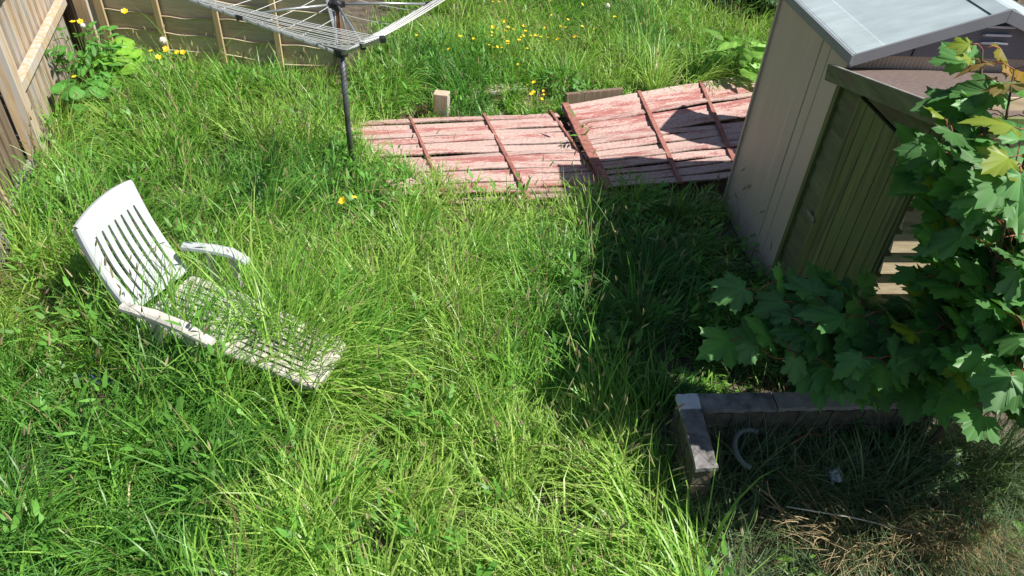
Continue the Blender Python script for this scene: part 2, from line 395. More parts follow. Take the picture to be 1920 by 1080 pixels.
# ================================================================== WOODEN SHED
ws = thing('wooden_shed', S(1.0, -.55, 0), 'low green stained wooden shed with plank door and brown felt roof', 'shed')
D = -1.13; WW = 2.1
def zr(b): return 2.035 + (.045 - b) * .245       # roof height along the slope (rises towards the house)
for b0, b1 in ((-.02, -.275), (-1.035, D)):   # lap boards on the left side, either side of the door
    m = MB(); z = .05
    while z < 2.28:
        h = .165; t = rt()
        zt = min(z + h, zr((b0 + b1) / 2) - .05)
        if zt - z > .03:
            q = [S(.0, b0, z), S(.0, b1, z), S(.03, b1, z), S(.03, b0, z)]
            q2 = [S(.012, b0, zt), S(.012, b1, zt), S(.03, b1, zt), S(.03, b0, zt)]
            m.hexa(q[::-1], q2[::-1], t)
        z += h - .006
    m.build('side_boards', MAT['green_h'], ws)
m = MB(); m.hexa([S(-.004, -.27, 2.0), S(-.004, -1.05, 2.0), S(.03, -1.05, 2.0), S(.03, -.27, 2.0)][::-1],
                 [S(-.004, -.27, zr(-.27) - .03), S(-.004, -1.05, zr(-1.05) - .03), S(.03, -1.05, zr(-1.05) - .03), S(.03, -.27, zr(-.27) - .03)][::-1], (.2, .2, .2))
m.build('over_door_board', MAT['green_h'], ws)
door = None
m = MB(); b = -.285
for k in range(6):
    w = .124; t = rt()
    m.box(S(-.012, b - w / 2, 1.02), (.022, w - .008, 1.93), SF, t); b -= w
door = m.build('door', MAT['green'], ws, bevel=.002)
m = MB(); m.box(S(-.010, -1.084, 1.0), (.034, .098, 2.0), SF, (.35, .3, .2)); m.build('door_jamb', MAT['green'], ws, bevel=.003)
m = MB(); m.box(S(-.03, -.30, 1.02), (.012, .06, .035), SF); m.box(S(-.03, -.23, 1.02), (.012, .07, .03), SF)
hs = m.build('hasp', MAT['brass'], door, bevel=.002); hs.location = (0, 0, 0)
hs.location = tuple(Vector((0, 0, 0)))
m = MB(); m.box(S(-.05, -.255, .965), (.022, .05, .05), SF)
m.tube([S(-.05, -.255 + .017 * math.cos(a), .99 + .035 * math.sin(a)) for a in np.linspace(0, math.pi, 9)], .005, 6)
pl = m.build('padlock', MAT['brass'], door, bevel=.004)
# front wall: pale lapped boards that catch the sun
m = MB(); z = .05
while z < 2.24:
    h = .17; t = rt(); a1 = WW
    q = [S(.0, D - .06, z), S(a1, D - .06, z), S(a1, D, z), S(.0, D, z)]
    q2 = [S(.0, D - .012, z + h), S(a1, D - .012, z + h), S(a1, D, z + h), S(.0, D, z + h)]
    m.hexa(q, q2, t); z += h - .003
m.build('front_boards', MAT['lap'], ws)
m = MB(); m.box(S(.012, D + .0, 1.1), (.06, .055, 2.2), SF, (.2, .3, .2)); m.box(S(.0, -.0, .98), (.05, .05, 1.96), SF, (.2, .3, .2)); m.build('corner_posts', MAT['green'], ws, bevel=.004)
m = MB(); m.box(S(WW, -.55, 1.05), (.03, 1.15, 2.1), SF, (.2, .3, .2)); m.build('far_wall', MAT['green'], ws)
m = MB()  # felted roof, slightly uneven
NA, NB = 26, 14
def rp(a, b): return S(a, b, zr(b) + .004 * math.sin(5 * a + 3 * b) + .003 * math.sin(11 * b + 2 * a))
P = [[rp(-.09 + (WW + .2) * i / NA, .045 + (-1.33 - .045) * j / NB) for i in range(NA + 1)] for j in range(NB + 1)]
P = [P[0]] + P
m.quadgrid(P[1:] + [[p - EZ * .02 for p in P[-1]], [p - EZ * .02 for p in P[1]], P[1]])
rf = m.build('roof', MAT['felt'], ws, smooth=False)
m = MB(); m.quadgrid([[rp(.25 + 1.7 * i / 20, -.42 + .02 * math.sin(2 * i)) + EZ * (.009 * k) - E2 * .012 * k for i in range(21)] for k in (0, .9, 1)]); m.build('felt_lap', MAT['felt'], rf)
m = MB(); m.bar(S(-.105, .055, zr(.055) - .035), S(-.105, -1.35, zr(-1.35) - .035), .022, .105, tint=(.8, .7, .7)); m.build('verge_board', MAT['green_h'], ws, bevel=.003)
m = MB(); m.bar(S(-.105, .05, zr(.05) + .022), S(-.105, -1.345, zr(-1.345) + .022), .024, .008, tint=(.5, .9, .9)); m.build('verge_strip', MAT['concrete'], ws, bevel=.002)
m = MB(); m.bar(S(-.09, -1.345, zr(-1.33) - .04), S(WW + .1, -1.345, zr(-1.33) - .04), .02, .09, tint=(.6, .7, .7)); m.build('front_fascia', MAT['green'], ws, bevel=.003)

# ================================================================== RED PANELS ON THE GROUND
def panel(corners, z0, nb, battens, label, seed, wide=None, warp=.012):
    rnd = random.Random(seed); TL, TR, BR, BL = [np.array(c, float) for c in corners]
    ctr = (TL + TR + BR + BL) / 4
    t = thing('fence_panel', (ctr[0], ctr[1], 0), label, 'fence panel', 'red panels lying on the ground')
    def P(u, v):
        p = (TL * (1 - u) + TR * u) * (1 - v) + (BL * (1 - u) + BR * u) * v; return np.array([p[0], p[1], 0.])
    m = MB(); NU = 28; Ld = np.linalg.norm(TR - TL)
    for k in range(nb):
        v0, v1 = k / nb, (k + 1) / nb; gap = rnd.uniform(.07, .26) / nb; tn = (rnd.random(), rnd.random(), rnd.random())
        s0 = [rnd.uniform(2, 6), rnd.uniform(0, 6), rnd.uniform(.5, 1.5)]; dz = rnd.uniform(-.006, .008); tilt = rnd.uniform(-.012, .012)
        e0 = rnd.uniform(-.012, .01); e1_ = rnd.uniform(-.015, .02)
        rows = [[], [], [], []]
        # a few boards are split along their length
        for i in range(NU + 1):
            u = e0 + (1 + e1_ - e0) * i / NU
            sag = warp * math.sin(s0[0] * u + s0[1]) * s0[2] + dz
            jit = .06 / nb * math.sin(9 * u + s0[1]) + .04 / nb * math.sin(23 * u + 2 * s0[1])
            a = P(u, v0 + gap * .5 + jit * .5) + EZ * (z0 + sag + tilt); b = P(u, v1 - gap * .5 + jit) + EZ * (z0 + sag - tilt)
            for r, p in zip(rows, (a - EZ * .016, a, b, b - EZ * .016)): r.append(p)
        o = m.quadgrid(rows, tn)
        for ri in range(4):
            for i in range(NU + 1): m.uv[o + ri * (NU + 1) + i] = (Ld * i / NU + k * 3.7, (v0 if ri < 2 else v1) * 1.6)
    m.build('boards', MAT['red'], t)
    for (u0, u1, w, h) in battens:
        m = MB(); K = 6
        for j in range(K):
            va, vb = -.01 + 1.03 * j / K, -.01 + 1.03 * (j + 1) / K
            m.bar(P(u0 + (u1 - u0) * va, va) + EZ * (z0 + .016), P(u0 + (u1 - u0) * vb, vb) + EZ * (z0 + .016), w * (.72 + .12 * math.sin(5 * va + w * 90)), .022, tint=(rnd.random(), .5, .5))
        m.build('batten', MAT['redb'], t, bevel=.003)
    return t
panel([(-1.95, 7.30), (.33, 7.88), (.93, 6.16), (-1.25, 5.75)], .11, 15, [(.30, .27, .05, 0), (.655, .62, .055, 0), (.985, .985, .045, 0)],
      'sun bleached red fence panel lying flat by the dryer, its near edge lost in grass', 3)
panel([(.40, 7.93), (2.95, 9.28), (2.75, 6.75), (.83, 6.22)], .17, 15, [(.025, .02, .13, 0), (.375, .40, .065, 0), (.69, .73, .06, 0)],
      'red fence panel with a broad end batten, lying beside the beige shed', 5)

# ================================================================== small timber pieces behind the panels
m = MB(); c = at(828, 178, .30); m.box((c[0], c[1], .16), (.17, .13, .34), (np.array([.99, -.1, 0]), np.array([.1, .99, 0]), EZ), (.7, .6, .5))
tag(m.build('timber_stub', MAT['fence'], bevel=.008), 'pale square timber stub standing in the grass behind the red panels', 'timber stub')
m = MB(); a = at(1060, 188, .16); b = at(1165, 177, .16); m.bar(a, b, .05, .17, tint=(.5, .5, .6))
tag(m.build('edging_board', MAT['old'], bevel=.005), 'weathered edging board on edge in grass behind the broad red batten', 'board')
m = MB(); a = at(860, 172, .10); b = at(985, 165, .10); m.bar(a, b, .20, .05, tint=(.6, .5, .6))
tag(m.build('loose_plank', MAT['fence'], bevel=.005), 'pale loose plank lying flat in dry grass behind the red panels', 'plank')

# ================================================================== ROTARY DRYER
PB = at(658, 290, .3); PB[2] = 0
rd = thing('rotary_dryer', PB, 'grey rotary clothes dryer with open arms and slack washing lines', 'clothes dryer')
m = MB(); m.tube([PB, PB + EZ * 1.36], .027, 14); m.build('lower_pole', MAT['pole'], rd, smooth=True)
m = MB(); m.tube([PB + EZ * 1.36, PB + EZ * 1.74], .019, 12); m.build('inner_pole', MAT['rust'], rd, smooth=True)
ARM = {}
def azv(a): return np.array([math.cos(R(a)), math.sin(R(a)), 0])
for nm, a in (('l', 202), ('f', 297), ('r', 22), ('b', 113)):
    v = azv(a); base = PB + EZ * 1.335 + v * .055; tip = PB + EZ * (1.345 + 1.38 * .45) + v * 1.38; ARM[nm] = (base, tip)
    m = MB(); m.bar(base, tip, .032, .026); ar = m.build('arm', MAT['steel'], rd, bevel=.005)
    m = MB(); m.box(tip, (.05, .04, .04), (v, np.cross(EZ, v), EZ)); m.build('end_cap', MAT['knob'], ar, bevel=.006).location = (0, 0, 0)
    j = base + (tip - base) * .56; h = PB + EZ * 1.745 + v * .035
    mid = (h + j) / 2 + EZ * .012
    m = MB(); m.tube([h, mid, j + EZ * .01], .0115, 8); m.build('strut', MAT['steel'], rd, smooth=True)
    m = MB()
    m.box(j + EZ * .004, (.05, .045, .05), (v, np.cross(EZ, v), EZ)); m.build('strut_joint', MAT['knob'], rd, bevel=.006)
m = MB(); m.tube([PB + EZ * z for z in (1.29, 1.30, 1.365, 1.375)], [.045, .062, .062, .04], 14); m.build('collar', MAT['knob'], rd, smooth=False)
m = MB(); m.tube([PB + EZ * z for z in (1.715, 1.72, 1.765, 1.785)], [.03, .05, .05, .025], 12)
for a in (202, 297, 22, 113): m.box(PB + EZ * 1.745 + azv(a) * .045, (.05, .035, .05), (azv(a), np.cross(EZ, azv(a)), EZ))
m.build('hub', MAT['knob'], rd, bevel=.006)
for sx in (-1, 1):   # the pull tubes between hub and collar
    m = MB(); off = azv(297) * .035 + azv(22) * .03 * sx
    m.tube([PB + EZ * 1.72 + off * .8, PB + EZ * 1.6 + off * 1.2, PB + EZ * 1.45 + off * 2.0, PB + EZ * 1.385 + off * 1.9], .0095, 8); m.build('pull_tube', MAT['steel'], rd, smooth=True)
def on(nm, s): b, t = ARM[nm]; return b + (t - b) * s + EZ * .018
def lines(a, b, ns, skew, sag, r=.0028):
    mb = MB()
    for k, s in enumerate(ns):
        p, q = on(a, s), on(b, min(1, s * skew)); sg = sag * random.uniform(.5, 1.4) * np.linalg.norm(p - q)
        mb.tube([p + (q - p) * u - EZ * sg * 4 * u * (1 - u) for u in np.linspace(0, 1, 9)], r, 5, cap=False)
    return mb
ns = np.linspace(.14, .98, 14)
lines('l', 'f', ns, 1.0, .012, .0034).build('lines', MAT['line'], rd)
lines('f', 'r', ns, 1.0, .012, .0024).build('lines', MAT['line'], rd)
lines('r', 'b', np.linspace(.3, .98, 5), 1.0, .02).build('lines', MAT['line'], rd)
lines('b', 'l', np.linspace(.22, .98, 8), 1.0, .02).build('lines', MAT['line'], rd)

# ================================================================== LOUNGER
CT = -.375; CA = np.array([math.cos(CT), math.sin(CT), 0]); CB = np.array([-CA[1], CA[0], 0]); CO = np.array([-2.555, 4.01, 0])
def Ch(l, w, z): return CO + CA * l + CB * w + EZ * z
ch = thing('sun_lounger', CO, 'white slatted plastic sun lounger with raised back, half buried in long grass', 'sun lounger')
def slotted(c4, nslot, v0, v1, side, thick, bow, arch, nv=22, gapf=.42, curve=.0, bottom=True):
    """slatted plastic panel on four corners TL, TR, BR, BL (v runs top to bottom); slots run along v"""
    TL, TR, BR, BL = [np.array(c, float) for c in c4]
    nrm = np.cross(TR - TL, BL - TL); nrm /= np.linalg.norm(nrm)
    if nrm[2] < 0: nrm = -nrm
    ex = (TR - TL) / np.linalg.norm(TR - TL); down = (BL - TL) / np.linalg.norm(BL - TL)
    def P(u, v, off=0.0):
        p = (TL * (1 - u) + TR * u) * (1 - v) + (BL * (1 - u) + BR * u) * v
        p = p - down * arch * (1 - (2 * u - 1) ** 2) * max(0, 1 - v / .3) if v < .3 else p
        p = p - nrm * (bow * math.sin(math.pi * v)) - nrm * curve * (1 - (2 * u - 1) ** 2) * 1.0
        return p + nrm * off
    mb = MB()
    def patch(uf0, uf1, va, vb, nU, nV):
        f, b_ = [], []
        for j in range(nV + 1):
            v = va + (vb - va) * j / nV; a, c = uf0(v), uf1(v)
            f.append([P(a + (c - a) * i / nU, v, 0) for i in range(nU + 1)])
            b_.append([P(a + (c - a) * i / nU, v, -thick) for i in range(nU + 1)])
        mb.quadgrid(f); mb.quadgrid([r[::-1] for r in b_])
        mb.quadgrid([[r[0] for r in b_], [r[0] for r in f]]); mb.quadgrid([[r[-1] for r in f], [r[-1] for r in b_]])
        mb.quadgrid([b_[0], f[0]]); mb.quadgrid([f[-1], b_[-1]])
    patch(lambda v: 0, lambda v: 1, 0, v0, 12, 6)
    if bottom: patch(lambda v: 0, lambda v: 1, v1, 1, 12, 3)
    pitch = (1 - 2 * side) / nslot
    def edge(k, sgn):
        c = side + pitch * (k + .5)
        def f(v):
            w = (v - v0) / (v1 - v0); hw = pitch * gapf * .5 * (.55 + .45 * math.sin(math.pi * min(1, max(0, w)) ** .8))
            lean = (c - .5) * .05 * math.sin(math.pi * w)
            return c + lean + sgn * hw
        return f
    us = [(lambda v: 0)]
    for k in range(nslot): us += [edge(k, -1), edge(k, 1)]
    us.append(lambda v: 1)
    for k in range(0, len(us), 2): patch(us[k], us[k + 1], v0, v1, 2, nv)
    # turned edge along both sides
    for u, sg in ((0, 0), (1, 1)):
        mb.quadgrid([[P(u, j / nv, .0) for j in range(nv + 1)], [P(u + (.02 if u else -.02), j / nv, -.012) for j in range(nv + 1)], [P(u + (.02 if u else -.02), j / nv, -.05) for j in range(nv + 1)], [P(u, j / nv, -.05) for j in range(nv + 1)]])
    mb.quadgrid([[P(i / 12, 0, 0) for i in range(13)], [P(i / 12, -.02, -.012) for i in range(13)], [P(i / 12, -.02, -.045) for i in range(13)], [P(i / 12, 0, -.045) for i in range(13)]])
    return mb
zt = 1.04
bk = [at(147, 428, zt), at(249, 340, zt), Ch(.02, .27, .40), Ch(.02, -.27, .40)]
o = slotted(bk, 7, .19, .93, .10, .016, .035, .035).build('backrest', MAT['white'], ch, smooth=False, bevel=.003)
st = [Ch(.70, -.275, .375), Ch(.70, .275, .375), Ch(.04, .275, .36), Ch(.04, -.275, .36)]
slotted(st, 8, .30, .95, .10, .016, .012, .03, gapf=.36).build('seat', MAT['white_worn'], ch, bevel=.003)
ft = [Ch(1.51, -.25, .36), Ch(1.46, .18, .36), Ch(.745, .265, .365), Ch(.745, -.265, .365)]
slotted(ft, 8, .10, .90, .09, .016, -.01, .01, gapf=.36).build('footrest', MAT['white_dirty'], ch, bevel=.003)
for sg in (1, -1):
    if sg > 0:
        a = [at(343, 458, .63), at(390, 463, .64), at(432, 471, .63), at(464, 488, .585)]
    else:
        a = [at(228, 572, .58), at(285, 588, .585), at(345, 612, .575), at(398, 642, .52)]
    m = MB(); prof = []
    for i, p in enumerate(a):
        d = a[min(i + 1, 3)] - a[max(i - 1, 0)]; d /= np.linalg.norm(d); s_ = np.cross(EZ, d); s_ /= np.linalg.norm(s_)
        w = [.04, .047, .047, .036][i]
        prof.append([p - s_ * w - EZ * .025, p - s_ * w * .9 + EZ * .0, p - s_ * w * .5 + EZ * .012, p + s_ * w * .5 + EZ * .012, p + s_ * w * .9, p + s_ * w - EZ * .025])
    o_ = m.quadgrid(prof, None, True); m.f.append(tuple(o_ + i for i in range(6))[::-1]); m.f.append(tuple(o_ + 18 + i for i in range(6)))
    ar = m.build('armrest', MAT['white_worn'] if sg < 0 else MAT['white'], ch, smooth=False, bevel=.004)
    for i, lx in ((1, .2), (2, .42)):
        m = MB(); p = a[i] - EZ * .02; m.bar(np.array([p[0], p[1], .03]) + CA * (.03 if i == 2 else -.03), p, .05, .028, up=CA); m.build('leg', MAT['white_worn'], ch, bevel=.004)
for lx in (1.38,):
    for sg in (1, -1):
        m = MB(); m.bar(Ch(lx, .22 * sg, 0), Ch(lx, .22 * sg, .335), .045, .03, up=CA); m.build('leg', MAT['white_worn'], ch, bevel=.004)

# uneven dark blue patch low in the grass near the lounger
m = MB(); q = [at(160, 668, .05), at(300, 692, .05), at(285, 745, .05), at(145, 722, .05)]
P = [[(q[0] * (1 - u) + q[1] * u) * (1 - v) + (q[3] * (1 - u) + q[2] * u) * v + EZ * (.035 * abs(math.sin(9 * u + 5 * v)) + .02 * abs(math.sin(13 * v - 4 * u))) for u in np.linspace(0, 1, 14)] for v in np.linspace(0, 1, 10)]
m.quadgrid(P); m.quadgrid([[p - EZ * .006 for p in r][::-1] for r in P])
tag(m.build('blue_patch', MAT['blue']), 'uneven dark blue patch under the grass in front of the lounger', 'plastic sheet')

# ================================================================== LOW WALL (L shape)
lw = thing('low_wall', at(1300, 760, 0), 'low rendered L shaped garden wall with a white painted corner', 'wall')
W0 = np.array([1.115, 3.255, 0]); WA = np.array([.075, -.997, 0]); WA /= np.linalg.norm(WA); WB = np.array([.992, .124, 0]); zt = .47
def wl(a, b, z): return W0 + WA * a + WB * b + EZ * z
def wbox(mb, a0, a1, b0, b1, z0, z1, tint=None):
    q = [wl(a1, b0, z0), wl(a1, b1, z0), wl(a0, b1, z0), wl(a0, b0, z0)]; mb.hexa(q, [p + EZ * (z1 - z0) for p in q], tint)
def rough(mb, a0, a1, b0, b1, z0, z1, amp=.006, step=.028, seed=0):
    """box with a worn uneven skin"""
    def wob(a, b, z):
        f = lambda p, q: math.sin(31 * a + p + seed) * math.sin(27 * b + q) + .6 * math.sin(67 * b + 41 * z + p) * math.sin(59 * a - 37 * z + q) + .35 * math.sin(139 * a + 113 * b + 97 * z + q)
        ca, cb, cz = (a0 + a1) / 2, (b0 + b1) / 2, (z0 + z1) / 2; k = 1.0
        # corners and edges are worn back a little
        ea, eb, ez_ = abs(a - ca) / ((a1 - a0) / 2), abs(b - cb) / ((b1 - b0) / 2), abs(z - cz) / ((z1 - z0) / 2)
        wear = .007 * ((ea > .99) + (eb > .99) + (ez_ > .99) >= 2)
        return wl(a - math.copysign(wear, a - ca) * (ea > .99) + amp * .6 * f(0, 1), b - math.copysign(wear, b - cb) * (eb > .99) + amp * .6 * f(2, 3), z - math.copysign(wear, z - cz) * (ez_ > .99) + amp * .8 * f(4, 5))
    A = np.linspace(a0, a1, max(3, int((a1 - a0) / step) + 1)); B_ = np.linspace(b0, b1, max(3, int((b1 - b0) / step) + 1)); Z = np.linspace(z0, z1, max(3, int((z1 - z0) / step) + 1))
    mb.quadgrid([[wob(a, b, z1) for b in B_] for a in A[::-1]])
    for b in (b0, b1): g_ = [[wob(a, b, z) for a in A] for z in Z]; mb.quadgrid(g_ if b == b1 else [r[::-1] for r in g_])
    for a in (a0, a1): g_ = [[wob(a, b, z) for b in B_] for z in Z]; mb.quadgrid(g_ if a == a0 else [r[::-1] for r in g_])
m = MB()
rough(m, .012, .538, .010, .106, 0, zt - .014); rough(m, .012, .110, .12, 1.74, 0, zt - .014)      # mortar core
for c_ in range(3):
    z0 = .0 + c_ * .152; sh = .11 * (c_ % 2)
    a = -.11 + sh
    while a < .52:
        a0, a1 = max(a, 0), min(a + .212, .55)
        if a1 - a0 > .03: rough(m, a0, a1, 0, .116, z0 + .004, z0 + .142, seed=c_ * 7 + a)
        a += .222
    b = .124 - sh
    while b < 1.74:
        b0, b1 = max(b, .124), min(b + .212, 1.75)
        if b1 - b0 > .03: rough(m, 0, .121, b0, b1, z0 + .004, z0 + .142, seed=c_ * 5 + b)
        b += .222
m.build('wall_body', MAT['mortar'], lw)
for args, mt_ in (((.118, .565, -.008, .124), 'slab'), ((-.010, .127, .130, .62), 'slab'), ((-.010, .125, .632, 1.2), 'concrete'), ((-.008, .127, 1.212, 1.78), 'concrete')):
    m = MB(); rough(m, *args, zt - .012, zt + .022, .005, .022, args[1] * 9); m.build('coping_slab', MAT[mt_], lw)
m = MB(); rough(m, -.011, .113, -.010, .126, zt - .013, zt + .025, .004, .02, 3); m.build('painted_corner', MAT['whitewash'], lw)

# pipe loop inside the wall, litter, twigs, cane
pc = at(1412, 842, .32)
m = MB(); m.tube([pc + np.array([.115 * math.cos(a), .14 * math.sin(a), .02 * math.sin(a)]) for a in np.linspace(1.1, 4.4, 26)], .017, 10)
tag(m.build('pipe_loop', MAT['hose'], smooth=True), 'bent loop of grey green pipe behind the low wall', 'pipe')
def lump(c, r, seed, sq=(1, 1, .6)):
    rnd = np.random.default_rng(seed); mb = MB(); ph = rnd.uniform(0, 6, 12); rows = []
    for i in range(13):
        th = math.pi * i / 12; row = []
        for j in range(20):
            f = 2 * math.pi * j / 20
            k = 1 + .22 * math.sin(3 * f + ph[0] + 2 * th) + .16 * math.sin(5 * f - 3 * th + ph[1]) + .13 * math.sin(7 * th + 2 * f + ph[2]) + .08 * math.sin(11 * f + 5 * th + ph[3])
            row.append((c[0] + r * k * sq[0] * math.sin(th) * math.cos(f), c[1] + r * k * sq[1] * math.sin(th) * math.sin(f), c[2] + r * k * sq[2] * math.cos(th)))
        rows.append(row)
    mb.quadgrid(rows, None, True); return mb
tag(lump(at(1565, 890, .20), .055, 1, (.8, .9, .8)).build('plastic_bag', MAT['bag']), 'small crumpled white plastic bag in the dark weeds', 'plastic bag')
m = MB(); c = at(1606, 868, .16); m.tube([c + EZ * z for z in (-.14, -.13, .05, .055, .04)], [.03, .042, .05, .046, .036], 18)
tag(m.build('flower_pot', MAT['tub'], smooth=False, bevel=.004), 'blue grey plastic pot beside the crumpled white bag', 'plant pot')
tag(lump(at(1755, 862, .20), .10, 4, (1.3, .7, .6)).build('plastic_bag', MAT['tub']), 'dull blue green plastic bag in weeds under the sycamore', 'plastic bag')
m = MB(); a = at(1475, 950, .28); b = at(1725, 1000, .22); m.tube([a, (a + b) / 2 + EZ * .02, b], .0042, 7)
tag(m.build('cane', MAT['cane'], smooth=True), 'long thin pale cane lying across the dark weeds', 'cane')
def branch(p, pts, r, mb, seed=0):
    rnd = random.Random(seed); mb.tube(pts, np.linspace(r, r * .4, len(pts)), 6)
    for k in range(3):
        i = rnd.randrange(1, len(pts)); d = np.array([rnd.uniform(-1, 1), rnd.uniform(-1, 1), rnd.uniform(-.3, .6)]); d /= np.linalg.norm(d)
        mb.tube([pts[i], pts[i] + d * .06, pts[i] + d * .11 + EZ * .01], [r * .6, r * .45, r * .2], 5)
for (pa, pb, lab, mt_) in (((1485, 832), (1560, 808), 'short orange brown twig lying behind the low wall', 'petiole'),
                           ((1435, 925), (1480, 985), 'forked dry twig below the end of the pale cane', 'twig'),
                           ((1490, 835), (1490, 880), 'thin upright dry stalk under the orange brown twig', 'twig')):
    m = MB(); a = at(*pa, .3); b = at(*pb, .26); pts = [a + (b - a) * u + np.array([0, .02 * math.sin(5 * u), .02 * math.sin(4 * u)]) for u in np.linspace(0, 1, 6)]
    branch(None, pts, .008, m, hash(lab) % 99 if False else len(lab)); tag(m.build('twig', MAT[mt_], smooth=True), lab, 'twig')

# ================================================================== GRASS (uncountable)
class Noise2:
    def __init__(s, seed, scale):
        r = np.random.default_rng(seed); s.g = r.random((64, 64)); s.s = scale; s.o = r.uniform(0, 60, 2)
    def __call__(s, x, y):
        x = x / s.s + s.o[0] + 100; y = y / s.s + s.o[1] + 100
        i = np.floor(x).astype(int); j = np.floor(y).astype(int); fx = x - i; fy = y - j
        fx = fx * fx * (3 - 2 * fx); fy = fy * fy * (3 - 2 * fy); G = s.g
        a = G[i % 64, j % 64]; b = G[(i + 1) % 64, j % 64]; c = G[i % 64, (j + 1) % 64]; d = G[(i + 1) % 64, (j + 1) % 64]
        return (a * (1 - fx) + b * fx) * (1 - fy) + (c * (1 - fx) + d * fx) * fy
def inpoly(x, y, poly):
    ins = np.zeros(x.shape, bool); n = len(poly)
    for i in range(n):
        x0, y0 = poly[i][:2]; x1, y1 = poly[(i + 1) % n][:2]
        c = ((y0 > y) != (y1 > y)); t = (y - y0) / (y1 - y0 + 1e-12); ins ^= c & (x < x0 + t * (x1 - x0))
    return ins
N6 = Noise2(16, .20); N1, N2, N3, N4, N5 = Noise2(1, .9), Noise2(2, .35), Noise2(3, 1.6), Noise2(4, .55), Noise2(5, .22)
PAN_L = [(-1.75, 7.32), (.33, 7.88), (.97, 6.18), (-.05, 5.93), (-.38, 5.98), (-.58, 6.25), (-.95, 6.28), (-1.55, 6.6)]
PAN_R = [(.36, 7.93), (2.95, 9.28), (2.95, 6.2), (1.6, 6.15), (.93, 6.25)]
SHED = [S(0, 1.45, 0), S(1.85, 1.45, 0), S(2.2, -1.2, 0), S(-.0, -1.2, 0)]
def blade_mesh(name, base, L, az, th0, th1, w, col, segs, mat, twist, curl=None):
    """strips that bend over: numpy arrays per blade"""
    n = len(L); pos = base.copy(); V = np.zeros((n, segs + 1, 2, 3)); dirh = np.stack([np.cos(az), np.sin(az), np.zeros(n)], 1)
    sidea = az + np.pi / 2 + twist; side = np.stack([np.cos(sidea), np.sin(sidea), np.zeros(n)], 1)
    for k in range(segs + 1):
        t = k / segs; wk = w * (1 - t ** 2.2) * (.75 + .5 * min(1, t * 3)) + .0006
        V[:, k, 0] = pos - side * wk[:, None] / 2; V[:, k, 1] = pos + side * wk[:, None] / 2
        th = th0 + (th1 - th0) * ((k + .5) / segs) ** 1.5
        pos = pos + (L / segs)[:, None] * (dirh * np.sin(th)[:, None] + np.array([0, 0, 1.]) * np.cos(th)[:, None])
        if curl is not None:
            dirh = np.stack([np.cos(az + curl * t), np.sin(az + curl * t), np.zeros(n)], 1)
    nv = n * (segs + 1) * 2; base_i = (np.arange(n) * (segs + 1) * 2)[:, None] + (np.arange(segs) * 2)[None, :]
    F = np.stack([base_i, base_i + 1, base_i + 3, base_i + 2], -1).reshape(-1, 4)
    me = bpy.data.meshes.new(name); me.vertices.add(nv); me.vertices.foreach_set('co', V.reshape(-1).astype(np.float32))
    me.loops.add(F.size); me.loops.foreach_set('vertex_index', F.reshape(-1).astype(np.int32))
    me.polygons.add(len(F)); me.polygons.foreach_set('loop_start', (np.arange(len(F)) * 4).astype(np.int32))
    me.polygons.foreach_set('use_smooth', np.ones(len(F), bool))
    ca = me.color_attributes.new('tint', 'FLOAT_COLOR', 'POINT')
    C = np.repeat(np.hstack([col, np.ones((n, 1))]), (segs + 1) * 2, axis=0); ca.data.foreach_set('color', C.astype(np.float32).reshape(-1))
    me.materials.append(mat); me.update(calc_edges=True); me.validate()
    o = bpy.data.objects.new(name, me); COL.objects.link(o); return o
def left_line(y): return LF[0] + (y - LF[1]) * (LD[0] / LD[1])
def waste_edge(y): return np.interp(y, [1.2, 2.0, 2.5, 2.85, 3.3, 3.8], [1.45, 1.33, 1.28, 1.16, 1.1, 1.12])
